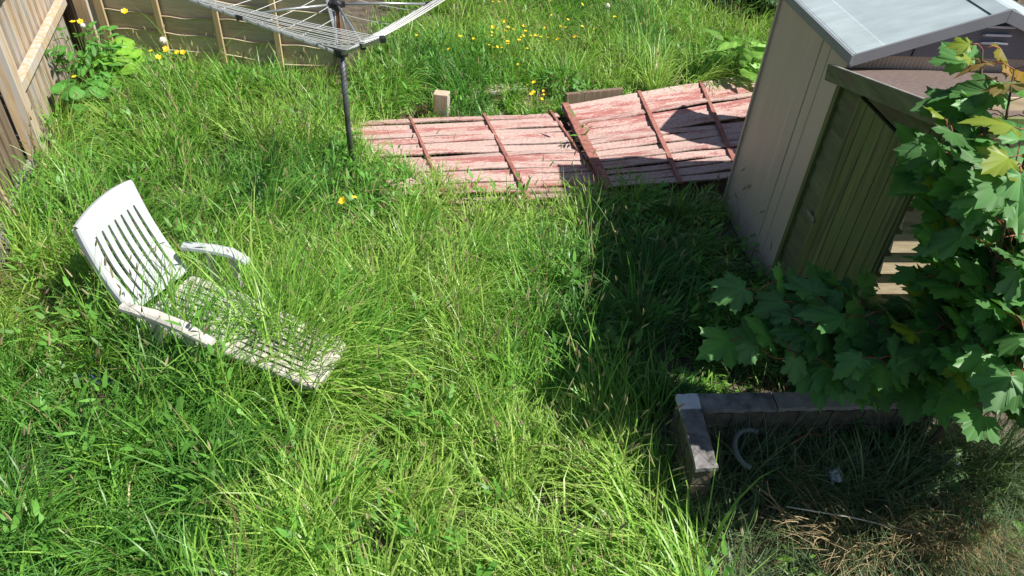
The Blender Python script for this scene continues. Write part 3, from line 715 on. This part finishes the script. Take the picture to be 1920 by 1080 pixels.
def grass_height(x, y):
    """height multiplier (0 = no grass)"""
    h = .30 + .20 * N1(x, y) + .10 * N2(x, y)
    h = np.where(inpoly(x, y, PAN_L) | inpoly(x, y, PAN_R), 0, h)
    h = np.where(inpoly(x, y, SHED), 0, h)
    h = np.where(x < left_line(y) + .02, 0, h)
    yb = BA[1] + (x - BA[0]) * (BB[1] - BA[1]) / (BB[0] - BA[0])
    h = np.where((x < -2.15) & (y > yb - .05), 0, h)
    h = np.where((x < -2.0) & (y > yb - 1.1), h * np.clip(.45 + .5 * (yb - y), .45, 1), h)
    # lower around the panels' near edges and left of the low wall
    pf = (x > -2.0) & (x < 1.0) & (y > 5.1) & (y < 7.5); h = np.where(pf, h * (.55 + .35 * N5(x, y)), h)
    wl_ = (x > .86) & (x < 1.3) & (y > 2.45) & (y < 3.3); h = np.where(wl_, h * .5, h)
    # short worn strip behind the panels
    st = np.exp(-(((y - (7.95 + .42 * (x + .1))) / .32) ** 2)) * ((x > -1.1) & (x < 1.5)); h = h * (1 - .62 * st)
    # bottom right waste patch
    h = np.where((x > waste_edge(y) + .06 * (N5(x, y) - .5)) & (y < 3.27), 0, h)
    wi = (x > 1.08) & (y > 3.2) & (y < 3.45); h = np.where(wi, 0, h)
    h = np.where((x > 2.75) & (y > 11.75), 0, h)
    h = np.where((x > 1.25) & (y > 3.4) & (y < 3.95), h * .42, h)
    h = np.where((x > .72) & (x < 2.3) & (y > 3.5) & (y < 6.3), h * .74, h)
    shz = (x > -3.6) & (x < -2.3) & (y > 2.75) & (y < 3.6); h = np.where(shz, np.clip(h, .40, .6), h)
    h = np.where(y > 9.2, h * .85, h)
    # the lounger has kept the grass under it lower
    lx = (x - CO[0]) * CA[0] + (y - CO[1]) * CA[1]; ly = (x - CO[0]) * CB[0] + (y - CO[1]) * CB[1]
    inch = (lx > -.38) & (lx < 1.62) & (abs(ly) < .31)
    hh = np.where(lx < .0, .40, np.where(lx < .25, np.where(ly > -.2, .68, .5), np.where(lx < .78, .36, np.where(lx < 1.3, .92, .80))))
    h = np.where(inch, hh, h)
    nearfront = (lx > .3) & (lx < 1.7) & (ly > -.62) & (ly <= -.31); h = np.where(nearfront, np.where(lx > .8, np.clip(h, .62, .74), np.clip(h, .52, .62)), h); arml = (lx > -.2) & (lx < .75) & (ly > -.75) & (ly <= -.31); h = np.where(arml, np.clip(h, .74, .82), h); armr = (lx > -.1) & (lx < .75) & (ly >= .31) & (ly < .6); h = np.where(armr, np.clip(h, .52, .62), h)
    return h, inch, lx, ly
def palette(x, y, n, rng):
    """blade colour: drifts of yellow green, mid green and blue green, with single blades that differ"""
    a = N3(x, y) * .55 + N4(x, y) * .45; a = np.clip((a - .5) * 2.2 + .5 + rng.normal(0, .20, n), 0, 1)
    cs = np.array([[.095, .260, .050], [.145, .345, .050], [.215, .425, .058], [.335, .505, .105]])
    k = a * 3; i = np.clip(k.astype(int), 0, 2); f = (k - i)[:, None]
    c = cs[i] * (1 - f) + cs[i + 1] * f
    c *= rng.uniform(.75, 1.25, (n, 1))
    dry = rng.random(n) < .035; c[dry] = np.array([.36, .29, .15]) * rng.uniform(.7, 1.2, (dry.sum(), 1))
    return c
def make_grass():
    rng = np.random.default_rng(21); X, Y = [], []
    for (x0, x1, y0, y1, d) in ((-4.4, 2.3, 1.3, 3.2, 190), (-5.2, 2.6, 3.2, 5.2, 160), (-5.8, 3.0, 5.2, 8.6, 120), (-5.2, 5.0, 8.6, 14.5, 80)):
        k = int((x1 - x0) * (y1 - y0) * d); X.append(rng.uniform(x0, x1, k)); Y.append(rng.uniform(y0, y1, k))
    tx = np.concatenate(X); ty = np.concatenate(Y); h, inch, lx, ly = grass_height(tx, ty)
    keep = h > .02
    keep &= ~(inch & (rng.random(len(tx)) > np.where(lx < 0, .45, np.where(lx < .25, .75, np.where(lx < .78, .02, .95)))))
    keepz = inch | ((lx > -.2) & (lx < 1.75) & (abs(ly) < .62)) | ((tx > -3.6) & (tx < -2.3) & (ty > 2.75) & (ty < 3.6))
    keep &= keepz | ~((N6(tx, ty) < .43) & (rng.random(len(tx)) < .85))
    tx, ty, h, inch_k = tx[keep], ty[keep], h[keep], inch[keep]; nt_ = len(tx)
    cl = N6(tx, ty); h = h * np.exp(rng.normal(0, .14, nt_)) * np.where(inch_k, 1, .40 + 1.12 * cl)
    # every tuft leans with the lie of the grass around it
    lie = 2 * np.pi * (N3(tx + 3, ty - 5) * .7 + N1(tx, ty) * .7 + N2(tx, ty) * .5) + 1.2; leanmag = np.clip(.1 + 1.1 * N4(tx + 9, ty) ** 1.5, 0, .95)
    nb = rng.integers(10, 32, nt_); ti = np.repeat(np.arange(nt_), nb); n = len(ti)
    a0 = rng.uniform(0, 2 * np.pi, n); rad = .06 * np.sqrt(rng.random(n))
    bx = tx[ti] + rad * np.cos(a0); by = ty[ti] + rad * np.sin(a0)
    out = rng.uniform(.1, .95, n); lx_ = leanmag[ti] * np.cos(lie[ti]) + out * np.cos(a0); ly_ = leanmag[ti] * np.sin(lie[ti]) + out * np.sin(a0)
    az = np.arctan2(ly_, lx_) + rng.normal(0, .4, n); mag = np.hypot(lx_, ly_)
    L = h[ti] * rng.uniform(.45, 1.35, n) * np.where(by < 4.2, .92, .98)
    th0 = .08 + mag * .45; droop = rng.uniform(.5, 2.3, n) ** 1.2; th1 = np.clip(th0 + droop * (.6 + mag), .1, 2.7)
    straight = rng.random(n) < .12; th1 = np.where(straight, th0 + .2, th1)
    w = rng.uniform(.005, .0125, n); broad = rng.random(n) < .08; w = np.where(broad, w * 1.6, w)
    # nothing grows into the boards, walls or panels
    hb, _, _, _ = grass_height(bx, by); ok = hb > .01
    tuftc = rng.normal(0, .10, nt_)
    col = palette(bx + .0, by, n, rng) * (1 + tuftc[ti])[:, None] * np.array([1, 1, 1])
    base = np.stack([bx, by, np.zeros(n)], 1)
    s_ = ok
    print('grass blades', s_.sum(), 'tufts', nt_)
    o = blade_mesh('long_grass', base[s_], L[s_], az[s_], th0[s_], th1[s_], w[s_], np.clip(col[s_], .01, .6), 5, MAT['grass'], rng.normal(0, .6, n)[s_], rng.normal(0, .8, n)[s_])
    tag(o, 'overgrown bright green lawn of long arching grass', 'grass', kind='stuff')
    # flowering stalks with pale seed heads
    k = 4200; sx = rng.uniform(-5.2, 3.4, k); sy = rng.uniform(1.8, 12.5, k); hh, ic, _, _ = grass_height(sx, sy); pk = N1(sx * 1.3, sy * 1.3) > .38
    okk = (hh > .15) & pk & ~ic; sx, sy, hh = sx[okk], sy[okk], hh[okk]; k = len(sx)
    Ls = (hh * 1.25 + rng.uniform(.08, .3, k)); az = rng.uniform(0, 6.28, k); t0 = rng.uniform(.02, .2, k); t1 = t0 + rng.uniform(.05, .7, k)
    c1 = np.tile(np.array([.24, .26, .09]), (k, 1)) * rng.uniform(.6, 1.2, (k, 1))
    st_ = blade_mesh('seeding_stalks', np.stack([sx, sy, np.zeros(k)], 1), Ls, az, t0, t1, np.full(k, .0024), c1, 6, MAT['straw'], rng.uniform(0, 3, k))
    tag(st_, 'thin flowering grass stalks standing above the lawn', 'grass stalks', kind='stuff')
    # heads: short thick blades at the stalk tips, three crossed ones each
    V = np.zeros(k * 14 * 3); st_.data.vertices.foreach_get('co', V); V = V.reshape(k, 7, 2, 3).mean(2); tip = V[:, 5] * .6 + V[:, 6] * .4; d = V[:, 6] - V[:, 5]
    rep = 3; azh = np.repeat(np.arctan2(d[:, 1], d[:, 0]), rep); thh = np.repeat(np.arccos(np.clip(d[:, 2] / np.linalg.norm(d, axis=1), -1, 1)), rep)
    kind = np.repeat(rng.random(k), rep)
    hc = np.where((kind < .60)[:, None], np.array([.40, .36, .20]), np.where((kind < .68)[:, None], np.array([.38, .26, .17]), np.array([.27, .31, .13]))) * rng.uniform(.7, 1.25, (k * rep, 1))
    ho = blade_mesh('seed_heads', np.repeat(tip, rep, 0) + rng.normal(0, .002, (k * rep, 3)), np.repeat(rng.uniform(.035, .085, k), rep), azh, thh, thh + .15, np.full(k * rep, .010), hc, 3, MAT['straw'], np.tile(np.array([0, 1.05, 2.1]), k))
    tag(ho, 'pale and pinkish seed heads scattered over the long grass', 'seed heads', kind='stuff')
make_grass()
def broad_weeds():
    """small leaves of clover, dock and sorrel mixed through the lawn"""
    rng = np.random.default_rng(77); B = []
    k = 1100; px = rng.uniform(-5.0, 3.2, k); py = rng.uniform(1.9, 12.2, k); h, ic, _, _ = grass_height(px, py); ok = (h > .2) & ~ic & (N3(px * 1.7, py * 1.7) > .42)
    px, py, h = px[ok], py[ok], h[ok]; nb = rng.integers(5, 14, len(px)); ti = np.repeat(np.arange(len(px)), nb); n = len(ti)
    a = rng.uniform(0, 6.28, n); q = .09 * np.sqrt(rng.random(n)); base = np.stack([px[ti] + q * np.cos(a), py[ti] + q * np.sin(a), h[ti] * rng.uniform(.45, .95, n)], 1)
    t0 = rng.uniform(.5, 1.4, n); col = np.array([.13, .33, .05]) * rng.uniform(.6, 1.35, (n, 1))
    o = blade_mesh('broad_leaf_weeds', base, rng.uniform(.05, .13, n), a, t0, t0 + rng.uniform(.1, .7, n), rng.uniform(.016, .034, n), col, 4, MAT['weed'], rng.normal(0, .4, n))
    tag(o, 'small broad leaves of weeds mixed through the long grass', 'weeds', kind='stuff')
broad_weeds()

def dry_grass():
    rng = np.random.default_rng(5); B = []; 
    def clump(cx, cy, r, n, L, azm, spread, th, col, z=0):
        a = rng.uniform(0, 6.28, n); q = r * np.sqrt(rng.random(n)); b = np.stack([cx + q * np.cos(a), cy + q * np.sin(a), np.full(n, z)], 1)
        az = azm + rng.normal(0, spread, n); t0 = np.clip(th + rng.normal(0, .25, n), .05, 1.6); t1 = np.clip(t0 + rng.uniform(.2, .9, n), 0, 2.3)
        c = np.array(col) * rng.uniform(.55, 1.3, (n, 1)); B.append((b, L * rng.uniform(.6, 1.3, n), az, t0, t1, rng.uniform(.003, .006, n), c))
    straw = (.50, .385, .225)
    for (px, py, n, L, azm) in ((1800, 960, 900, .42, -1.9), (1740, 985, 800, .42, -2.1), (1690, 1000, 200, .45, -2.3), (1830, 1000, 600, .36, -1.6), (1620, 1010, 160, .5, -2.6), (1560, 1000, 70, .5, -2.7), (1780, 1050, 500, .3, -1.8), (1650, 1060, 130, .3, -2.2)):
        c = at(px, py, .1); clump(c[0], c[1], .17, n, L, azm, .45, .75, straw)
    for (px, py, n) in ((1450, 930, 160), (1500, 1060, 60), (1430, 1000, 140), (1420, 1060, 160), (1520, 905, 70), (1440, 700, 150), (1470, 860, 120)):
        c = at(px, py, .05); clump(c[0], c[1], .14, n, .22, rng.uniform(0, 6), 1.6, 1.0, (.24, .17, .10))
    for (px, py, n) in ((860, 178, 500), (930, 172, 500), (810, 205, 300), (730, 232, 300), (1000, 190, 250), (1060, 185, 160), (700, 260, 160)):
        c = at(px, py, .06); clump(c[0], c[1], .22, n, .16, rng.uniform(0, 6), 2.5, .9, (.46, .33, .20))
    A = [np.concatenate([b[i] for b in B]) for i in range(7)]; n = len(A[1])
    o = blade_mesh('dry_grass', *A[:6], A[6], 4, MAT['straw'], rng.normal(0, .8, n), rng.normal(0, .6, n))
    tag(o, 'bleached dry grass and straw on the waste ground and behind the red panels', 'dry grass', kind='stuff')
    # sparse dark weeds over the waste ground
    k = 420; tx = rng.uniform(1.15, 3.6, k); ty = rng.uniform(1.7, 3.3, k); ok = (tx > waste_edge(ty)); tx, ty = tx[ok], ty[ok]
    nb = 26; ti = np.repeat(np.arange(len(tx)), nb); n = len(ti); a = rng.uniform(0, 6.28, n); q = .07 * np.sqrt(rng.random(n))
    base = np.stack([tx[ti] + q * np.cos(a), ty[ti] + q * np.sin(a), np.zeros(n)], 1); h = (.12 + .26 * N2(tx, ty)) * np.where(ty > 2.75, 1.7, 1)
    L = h[ti] * rng.uniform(.6, 1.4, n); t0 = rng.uniform(.1, .7, n); o = blade_mesh('sparse_weeds', base, L, a + rng.normal(0, .4, n), t0, t0 + rng.uniform(.3, 1.6, n), rng.uniform(.003, .008, n),
        np.array([.12, .18, .09]) * rng.uniform(.6, 1.9, (n, 1)), 4, MAT['grass'], rng.normal(0, .5, n))
    tag(o, 'sparse dark grass and weeds on the shaded waste ground', 'weeds', kind='stuff')
dry_grass()

# ------------------------------------------------------------------ broad leaves
def leaf_outline(kind):
    if kind == 'sycamore':
        half = [(0, -.02), (.09, -.09), (.22, -.17), (.31, -.10), (.42, -.10), (.43, .0), (.54, .05), (.46, .12), (.42, .20), (.50, .27), (.57, .33), (.56, .42), (.64, .55), (.52, .54), (.47, .62), (.38, .57), (.28, .56), (.30, .66), (.22, .72), (.21, .83), (.10, .87), (0, 1.02)]
    elif kind == 'round':
        half = [(0, 0), (.22, -.08), (.42, .02), (.50, .22), (.47, .45), (.34, .68), (.17, .84), (0, .92)]
    else:
        half = [(0, 0), (.10, .06), (.17, .25), (.19, .5), (.14, .78), (.06, .94), (0, 1.0)]
    return half
def add_leaf(mb, p, direc, normal, size, kind, tint, fold=.18, droop=.25, rnd=random):
    d = np.array(direc, float); nrm = np.array(normal, float); d -= nrm * np.dot(d, nrm) / np.dot(nrm, nrm); d /= np.linalg.norm(d) + 1e-9; nrm /= np.linalg.norm(nrm)
    s = np.cross(d, nrm); half = leaf_outline(kind); wob = rnd.uniform(-.03, .03)
    def pt(u, v): return p + size * (s * u + d * v + nrm * (-fold * abs(u) ** 1.3 - droop * max(0, v) ** 2 + .03 * math.sin(14 * abs(u) + 9 * v) + wob * u))
    mid = [pt(0, h[1]) for h in half]; o = len(mb.v)
    for side in (1, -1):
        o = len(mb.v); k = len(half)
        if kind == 'sycamore':      # pleated between the main veins, which show paler
            tips = {4, 12, 21}; mb.v.append(tuple(pt(0, .02))); mb.c.append(tuple(np.array(tint) * 1.35))
            for i, h in enumerate(half):
                up = -.02 if i in tips else (.028 if i in (8, 16) else 0.0)
                mb.v.append(tuple(pt(side * h[0], h[1]) + nrm * size * up)); mb.c.append(tuple(np.array(tint) * (1.12 if i in tips else .98)))
            # inner ring keeps the pleats crisp
            for i in range(k - 1):
                f = (o, o + 1 + i, o + 2 + i); mb.f.append(f if side > 0 else f[::-1])
            continue
        for h in half: mb.v.append(tuple(pt(side * h[0], h[1]))); mb.c.append(tint)
        o2 = len(mb.v)
        for i, h in enumerate(half):
            v = max(0.0, h[1] * .9) if i else 0
            mb.v.append(tuple(pt(0, min(v, 1)))); mb.c.append(tuple(np.array(tint) * 1.25))
        for i in range(k - 1):
            f = (o + i, o + i + 1, o2 + i + 1, o2 + i)
            mb.f.append(f if side > 0 else f[::-1])

# ------------------------------------------------------------------ SYCAMORE
def sycamore():
    rnd = random.Random(4); base = np.array([2.75, 3.15, 0]); crown = MB(); stem = MB(); pet = MB()
    t = thing('sycamore_tree', base, 'young sycamore tree with large lobed leaves in front of the wooden shed', 'tree')
    top = base + np.array([.05, .02, 1.3])
    tr = MB(); tr.tube([base, base + np.array([.03, 0, .5]), top], [.026, .023, .018], 10); 
    def leafcol(young):
        if young > .8: return (.30 + rnd.uniform(-.05, .05), .21, .075)
        if young > .5: return (.20, .27, .03)
        k = rnd.uniform(.7, 1.45); return (.10 * k, .25 * k, .075 * k)
    def pair(p, axis, size, young):
        a = rnd.uniform(0, 3.14)
        for sgn in (1, -1):
            o = np.array([math.cos(a) * sgn, math.sin(a) * sgn, rnd.uniform(.05, .5)]); o /= np.linalg.norm(o); pl_ = size * rnd.uniform(.35, .75)
            e = p + o * pl_; pet.tube([p, p + o * pl_ * .5 + EZ * .015, e], .0028, 5)
            nrm = EZ * rnd.uniform(.55, 1.0) + np.array([rnd.uniform(-.25, .6), rnd.uniform(-.7, .35), 0]); dr = o * np.array([1, 1, 0]) + np.array([rnd.uniform(-.4, .4), rnd.uniform(-.4, .4), -.35])
            add_leaf(crown, e, dr, nrm, size * rnd.uniform(.55, 1.2), 'sycamore', leafcol(young * rnd.uniform(.75, 1.05)), rnd.uniform(-.05, .4), rnd.uniform(.0, .55), rnd)
    def shoot(pts, nodes, s0, s1, fresh=.0, r=.012, start=.2):
        pts = [np.array(p, float) for p in pts]; stem.tube(pts, np.linspace(r, r * .35, len(pts)), 7)
        seg = np.linspace(start, 1, nodes)
        for k, u in enumerate(seg):
            f = u * (len(pts) - 1); i = min(int(f), len(pts) - 2); p = pts[i] + (pts[i + 1] - pts[i]) * (f - i)
            pair(p, None, s0 + (s1 - s0) * u, fresh if k >= nodes - 2 else rnd.uniform(0, .45))
    def to(px, py, tt, mid=.35, lift=.12):
        e = along(px, py, tt); m1 = top + (e - top) * .4 + EZ * lift; return [top, m1, top + (e - top) * .75 + EZ * lift * .8, e]
    # tall leading shoots on the right
    e = along(1838, 170, 3.75); shoot([top, along(1850, 420, 3.8), along(1846, 270, 3.78), e, along(1842, 92, 3.72)], 8, .26, .16, 1.0, .014, .35)
    shoot([top, along(1905, 400, 3.75), along(1885, 230, 3.7), along(1902, 130, 3.65)], 7, .25, .16, .95, .012, .4)
    shoot([top, along(1800, 480, 3.75), along(1795, 330, 3.7), along(1775, 235, 3.65)], 7, .25, .17, .5, .012, .35)
    shoot([top, along(1860, 520, 3.6), along(1900, 360, 3.4), along(1935, 260, 3.3)], 7, .25, .18, .7, .012, .3)
    # bushy middle
    for (px, py, tt) in ((1775, 320, 3.55), (1790, 410, 3.4), (1830, 330, 3.2), (1890, 430, 3.1), (1775, 520, 3.6), (1800, 520, 3.4), (1880, 560, 3.2), (1750, 620, 3.5), (1840, 650, 3.3), (1740, 610, 3.7), (1905, 300, 3.0), (1780, 690, 3.5), (1860, 770, 3.3), (1900, 700, 3.1), (1920, 620, 3.0), (1725, 670, 3.7), (1850, 460, 3.2)):
        for q in range(2):
            e = along(px + rnd.uniform(-30, 30) * q, py + rnd.uniform(-30, 30) * q, tt * 1.12 + .15 * q); shoot([top, top + (e - top) * .5 + EZ * .08, e], 5, .26, .215, rnd.choice([.2, .2, .2, .55]), .009, .4)
    # the low branch reaching left in front of the wooden shed and behind the low wall
    lo = base + np.array([.02, .02, .55])
    for (px, py, tt) in ((1405, 585, 4.15), (1470, 600, 4.1), (1400, 660, 4.1), (1480, 660, 4.0), (1540, 620, 4.0), (1620, 620, 3.9), (1640, 690, 3.8), (1450, 700, 4.0), (1600, 580, 4.0), (1520, 575, 4.1)):
        for q in range(2):
            e = along(px + rnd.uniform(-5, 40) * q, py - 28 + rnd.uniform(-25, 15) * q, tt + .38 - .15 * q); shoot([lo, lo + (e - lo) * .5 + EZ * .12, e], 5, .24, .21, rnd.choice([.1, .1, .2, .5]), .008, .45)
    # shoots added, mostly out of view, to shade the lower right ground
    for e in ((2.6, 3.35, 1.5), (2.9, 3.3, 1.75)):
        e = np.array(e); shoot([lo, lo + (e - lo) * .5 + EZ * .1, e], 5, .24, .2, .2, .008, .4)
    for k in range(26):
        e = np.array([rnd.uniform(2.75, 3.9), rnd.uniform(2.35, 3.5), rnd.uniform(.9, 1.9)]); shoot([top, top + (e - top) * .5 + EZ * .1, e], 5, .22, .19, .2, .009, .4)
    tr.build('trunk', MAT['bark'], t, smooth=True); stem.build('branches', MAT['bark'], t, smooth=True); tag(pet.build('leaf_stalks', MAT['petiole'], t, smooth=True), kind='stuff')
    crown.build('crown', MAT['leaf'], t, smooth=True)
sycamore()

# ------------------------------------------------------------------ leafy weeds, docks, flowers
def clump_plant(c, n, size, h, kind, col, seed, name, label, cat, group=None, spread=.2):
    rnd = random.Random(seed); mb = MB(); st = MB()
    for k in range(n):
        a = rnd.uniform(0, 6.28); q = spread * math.sqrt(rnd.random()); z = h * rnd.uniform(.45, 1.05); p = np.array([c[0] + q * math.cos(a), c[1] + q * math.sin(a), z])
        f = rnd.uniform(.7, 1.35); b = np.array([c[0] + q * .6 * math.cos(a), c[1] + q * .6 * math.sin(a), 0])
        st.tube([b, (b + p) / 2 + EZ * .03, p], .003, 5)
        o = np.array([math.cos(a + rnd.uniform(-.8, .8)), math.sin(a + rnd.uniform(-.8, .8)), rnd.uniform(-.3, .8)])
        add_leaf(mb, p, o, EZ + np.array([rnd.uniform(-.6, .6), rnd.uniform(-.7, .4), 0]), size * rnd.uniform(.6, 1.25), kind, tuple(np.array(col) * f), .15, .35, rnd)
    t = thing(name, (c[0], c[1], 0), label, cat, group); mb.build('leaves', MAT['weed'], t); st.build('stems', MAT['stem'], t); return t
clump_plant(at(165, 105, .4), 120, .13, .62, 'lance', (.10, .28, .05), 1, 'weed_clump', 'leafy green weed clump in the corner between the two fences', 'weed', spread=.34)
clump_plant(at(205, 95, .4), 40, .20, .40, 'round', (.20, .40, .05), 2, 'broad_leaf_plant', 'bright broad leaved plant at the foot of the corner post', 'plant', spread=.24)
clump_plant(at(160, 165, .3), 46, .15, .36, 'round', (.09, .26, .05), 3, 'nettle_patch', 'darker leafy patch in grass beside the left fence', 'weed', spread=.26)
clump_plant(at(1390, 95, .5), 26, .40, .62, 'lance', (.20, .40, .07), 4, 'dock_plant', 'dock plant with tall broad leaves beside the beige shed', 'plant', spread=.20)
clump_plant(at(1060, 160, .2), 60, .10, .30, 'lance', (.10, .27, .05), 6, 'weed_clump', 'low leafy weed clump growing over the red panels top edge', 'weed', spread=.26)
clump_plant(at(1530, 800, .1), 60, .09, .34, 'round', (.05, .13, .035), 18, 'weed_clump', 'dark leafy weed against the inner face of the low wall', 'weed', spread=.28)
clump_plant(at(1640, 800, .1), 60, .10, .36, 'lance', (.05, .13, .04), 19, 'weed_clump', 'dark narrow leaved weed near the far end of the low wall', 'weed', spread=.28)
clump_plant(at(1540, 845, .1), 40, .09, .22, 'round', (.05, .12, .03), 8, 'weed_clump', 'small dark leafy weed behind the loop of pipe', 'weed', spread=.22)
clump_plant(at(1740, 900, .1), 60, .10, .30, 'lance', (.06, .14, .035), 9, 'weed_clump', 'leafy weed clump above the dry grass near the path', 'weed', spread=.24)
clump_plant(at(1500, 1065, .1), 26, .08, .18, 'lance', (.12, .24, .03), 10, 'weed_clump', 'small bright weed at the bottom edge of the waste ground', 'weed', spread=.12)
clump_plant(at(1850, 1010, .1), 40, .09, .22, 'round', (.08, .18, .03), 11, 'weed_clump', 'bright weed patch between dry grass and the concrete path', 'weed', spread=.16)
clump_plant(at(1160, 700, .1), 30, .12, .40, 'lance', (.10, .22, .03), 12, 'weed_clump', 'yellow green weed in the grass left of the low wall', 'weed', spread=.16)

def flower(rad, npet, mat):
    mb = MB()
    for k in range(npet):
        a = 2 * math.pi * k / npet; d = np.array([math.cos(a), math.sin(a), 0]); s = np.array([-d[1], d[0], 0]); o = len(mb.v)
        for p in (d * rad * .1, d * rad * .6 - s * rad * .42 + EZ * rad * .25, d * rad + EZ * rad * .45, d * rad * .6 + s * rad * .42 + EZ * rad * .25): mb.v.append(tuple(p)); mb.c.append((.5, .5, .5))
        mb.f.append((o, o + 1, o + 2, o + 3))
    return mb
def flower_proto():
    t = bpy.data.objects.new('yellow_flower', None); COL.objects.link(t); t.empty_display_size = .02
    m = MB(); m.tube([(0, 0, -.5), (.015, .005, -.25), (0, 0, 0)], .0022, 5); m.build('stem', MAT['stem'], t)
    flower(.030, 6, None).build('flower_head', MAT['petal'], t); return t
proto = flower_proto(); used = [False]
def put_flower(p, label, group, sc=1.0):
    if not used[0]: t = proto; used[0] = True
    else:
        t = proto.copy(); COL.objects.link(t)
        for chd in proto.children:
            c = chd.copy(); COL.objects.link(c); c.parent = t
    t.location = tuple(p); t.rotation_euler = (random.uniform(-.7, .1), random.uniform(-.3, .4), random.uniform(0, 6)); t.scale = (sc,) * 3
    tag(t, label, 'flower', group)
    if not group and 'group' in t: del t['group']
rf_ = random.Random(12)
field = []
for (cx, cy, n, sx, sy) in ((960, 58, 16, 26, 14), (945, 95, 10, 30, 16), (1005, 65, 10, 40, 12), (880, 62, 9, 40, 14), (1060, 50, 6, 40, 14), (840, 85, 3, 12, 6), (998, 158, 4, 7, 8), (1022, 174, 4, 14, 5), (1110, 20, 4, 30, 8), (920, 12, 5, 50, 8)):
    for k in range(n): field.append((cx + rf_.gauss(0, sx), cy + rf_.gauss(0, sy)))
for (x, y) in field:
    if y < 2: y = 4
    put_flower(at(x, y, rf_.uniform(.42, .52) if y < 140 else .32), 'small yellow buttercup in the long grass beyond the red panels', 'yellow buttercups beyond the red panels', rf_.uniform(.45, 1.1))
for (x, y) in ((283, 97), (297, 108), (311, 92), (312, 97), (333, 99), (344, 99)):
    put_flower(at(x, y, .5), 'yellow flower in the grass at the foot of the waney fence panel', 'yellow flowers at the foot of the waney fence', 1.2)
for (x, y) in ((137, 42), (151, 41)):
    put_flower(at(x, y, .75), 'yellow flower topping the leafy weeds in the fence corner', 'yellow flowers in the fence corner', 1.2)
put_flower(at(234, 22, 1.0), 'single yellow flower high against the upper boards of the waney fence', None, 1.3)
put_flower(at(140, 145, .4), 'yellow flower low in the grass beside the left fence boards', None, 1.1)
put_flower(at(450, 167, .45), 'lone yellow flower in mid lawn between dryer pole and waney fence', None, 1.1)
put_flower(at(643, 377, .5), 'larger of two yellow flowers in the lawn in front of the dryer pole', None, 1.3)
put_flower(at(665, 371, .5), 'smaller of two yellow flowers in the lawn in front of the dryer pole', None, .9)
def clock(p, r, label):
    t = thing('dandelion_clock', p, label, 'dandelion clock')
    m = MB(); m.tube([(p[0], p[1], 0), (p[0], p[1], p[2])], .0025, 5); m.build('stem', MAT['stem'], t)
    mb = MB(); rr = np.random.default_rng(3)
    for k in range(130):
        d = rr.normal(size=3); d /= np.linalg.norm(d); q = np.array(p) + d * r; a = np.cross(d, [0.3, .5, .8]); a /= np.linalg.norm(a); b = np.cross(d, a); o = len(mb.v)
        for s1, s2 in ((1, 0), (0, 1), (-1, 0), (0, -1)): mb.v.append(tuple(q + (a * s1 + b * s2) * r * .25)); mb.c.append((.5, .5, .5))
        mb.f.append((o, o + 1, o + 2, o + 3))
    mb.build('seed_ball', MAT['fluff'], t)
clock(at(305, 76, .62), .04, 'round pale dandelion clock in front of the waney fence panel')
clock(at(1139, 11, .5), .035, 'white dandelion clock in the far grass beyond the buttercups')
clock(at(155, 48, .72), .028, 'small pale dandelion clock above the weeds in the fence corner')

# ------------------------------------------------------------------ shrubs at the far right, beyond the lawn
def shrub(c, r, h, n, seed, label):
    rnd = random.Random(seed); mb = MB(); st = MB()
    for k in range(9):
        a = rnd.uniform(0, 6.28); st.tube([c, c + np.array([r * .35 * math.cos(a), r * .35 * math.sin(a), h * .5]), c + np.array([r * .8 * math.cos(a), r * .8 * math.sin(a), h * rnd.uniform(.7, 1)])], [.025, .015, .006], 6)
    for k in range(n):
        a = rnd.uniform(0, 6.28); zz = rnd.random(); q = r * math.sqrt(rnd.random()) * (1 - .45 * zz ** 2) * (1 + .18 * math.sin(5 * a + 6 * zz)); p = c + np.array([q * math.cos(a), q * math.sin(a), h * (.08 + .92 * zz)])
        f = rnd.uniform(.6, 1.4); add_leaf(mb, p, (math.cos(a), math.sin(a), rnd.uniform(-.5, .6)), np.array([rnd.uniform(-.6, .6), rnd.uniform(-.6, .6), 1]), rnd.uniform(.07, .13), 'round', (.035 * f, .085 * f, .025 * f), .15, .3, rnd)
    t = thing('shrub', c, label, 'shrub'); st.build('stems', MAT['bark'], t); mb.build('leaves', MAT['shrub'], t)
shrub(np.array([3.55, 12.25, 0]), .75, .8, 1700, 2, 'dark leafy shrub at the far end of the lawn by the shed')
shrub(np.array([5.2, 12.9, 0]), 1.2, 2.4, 1700, 3, 'tall dark shrub added out of view behind the metal shed roof for shade')  # added to shade the far end of the lawn
# unseen box added behind the shed to throw the red panel's wedge of shade
CU = np.array([3.13, 7.22, 0]); u1 = np.array([math.cos(R(-27)), math.sin(R(-27)), 0]); u2 = np.array([-u1[1], u1[0], 0])
cb = thing('shade_box', CU + u1 * .6 + u2 * .3, 'unseen wooden box added behind the beige metal shed to cast shade', 'shade caster')
m = MB(); m.box(CU + u1 * .62 + u2 * .36 + EZ * 1.12, (1.12, .60, 2.24), (u1, u2, EZ), (.4, .4, .4)); m.build('body', MAT['green'], cb, bevel=.004)
m = MB(); m.box(CU + u1 * .62 + u2 * .36 + EZ * 2.275, (1.24, .72, .05), (u1, u2, EZ)); m.build('roof', MAT['felt'], cb, bevel=.004)
for k in range(2):
    m = MB(); m.box(CU + u1 * (.35 + .54 * k) + u2 * .05 + EZ * 1.12, (.5, .02, 2.0), (u1, u2, EZ), rt()); m.build('door', MAT['green'], cb, bevel=.003)
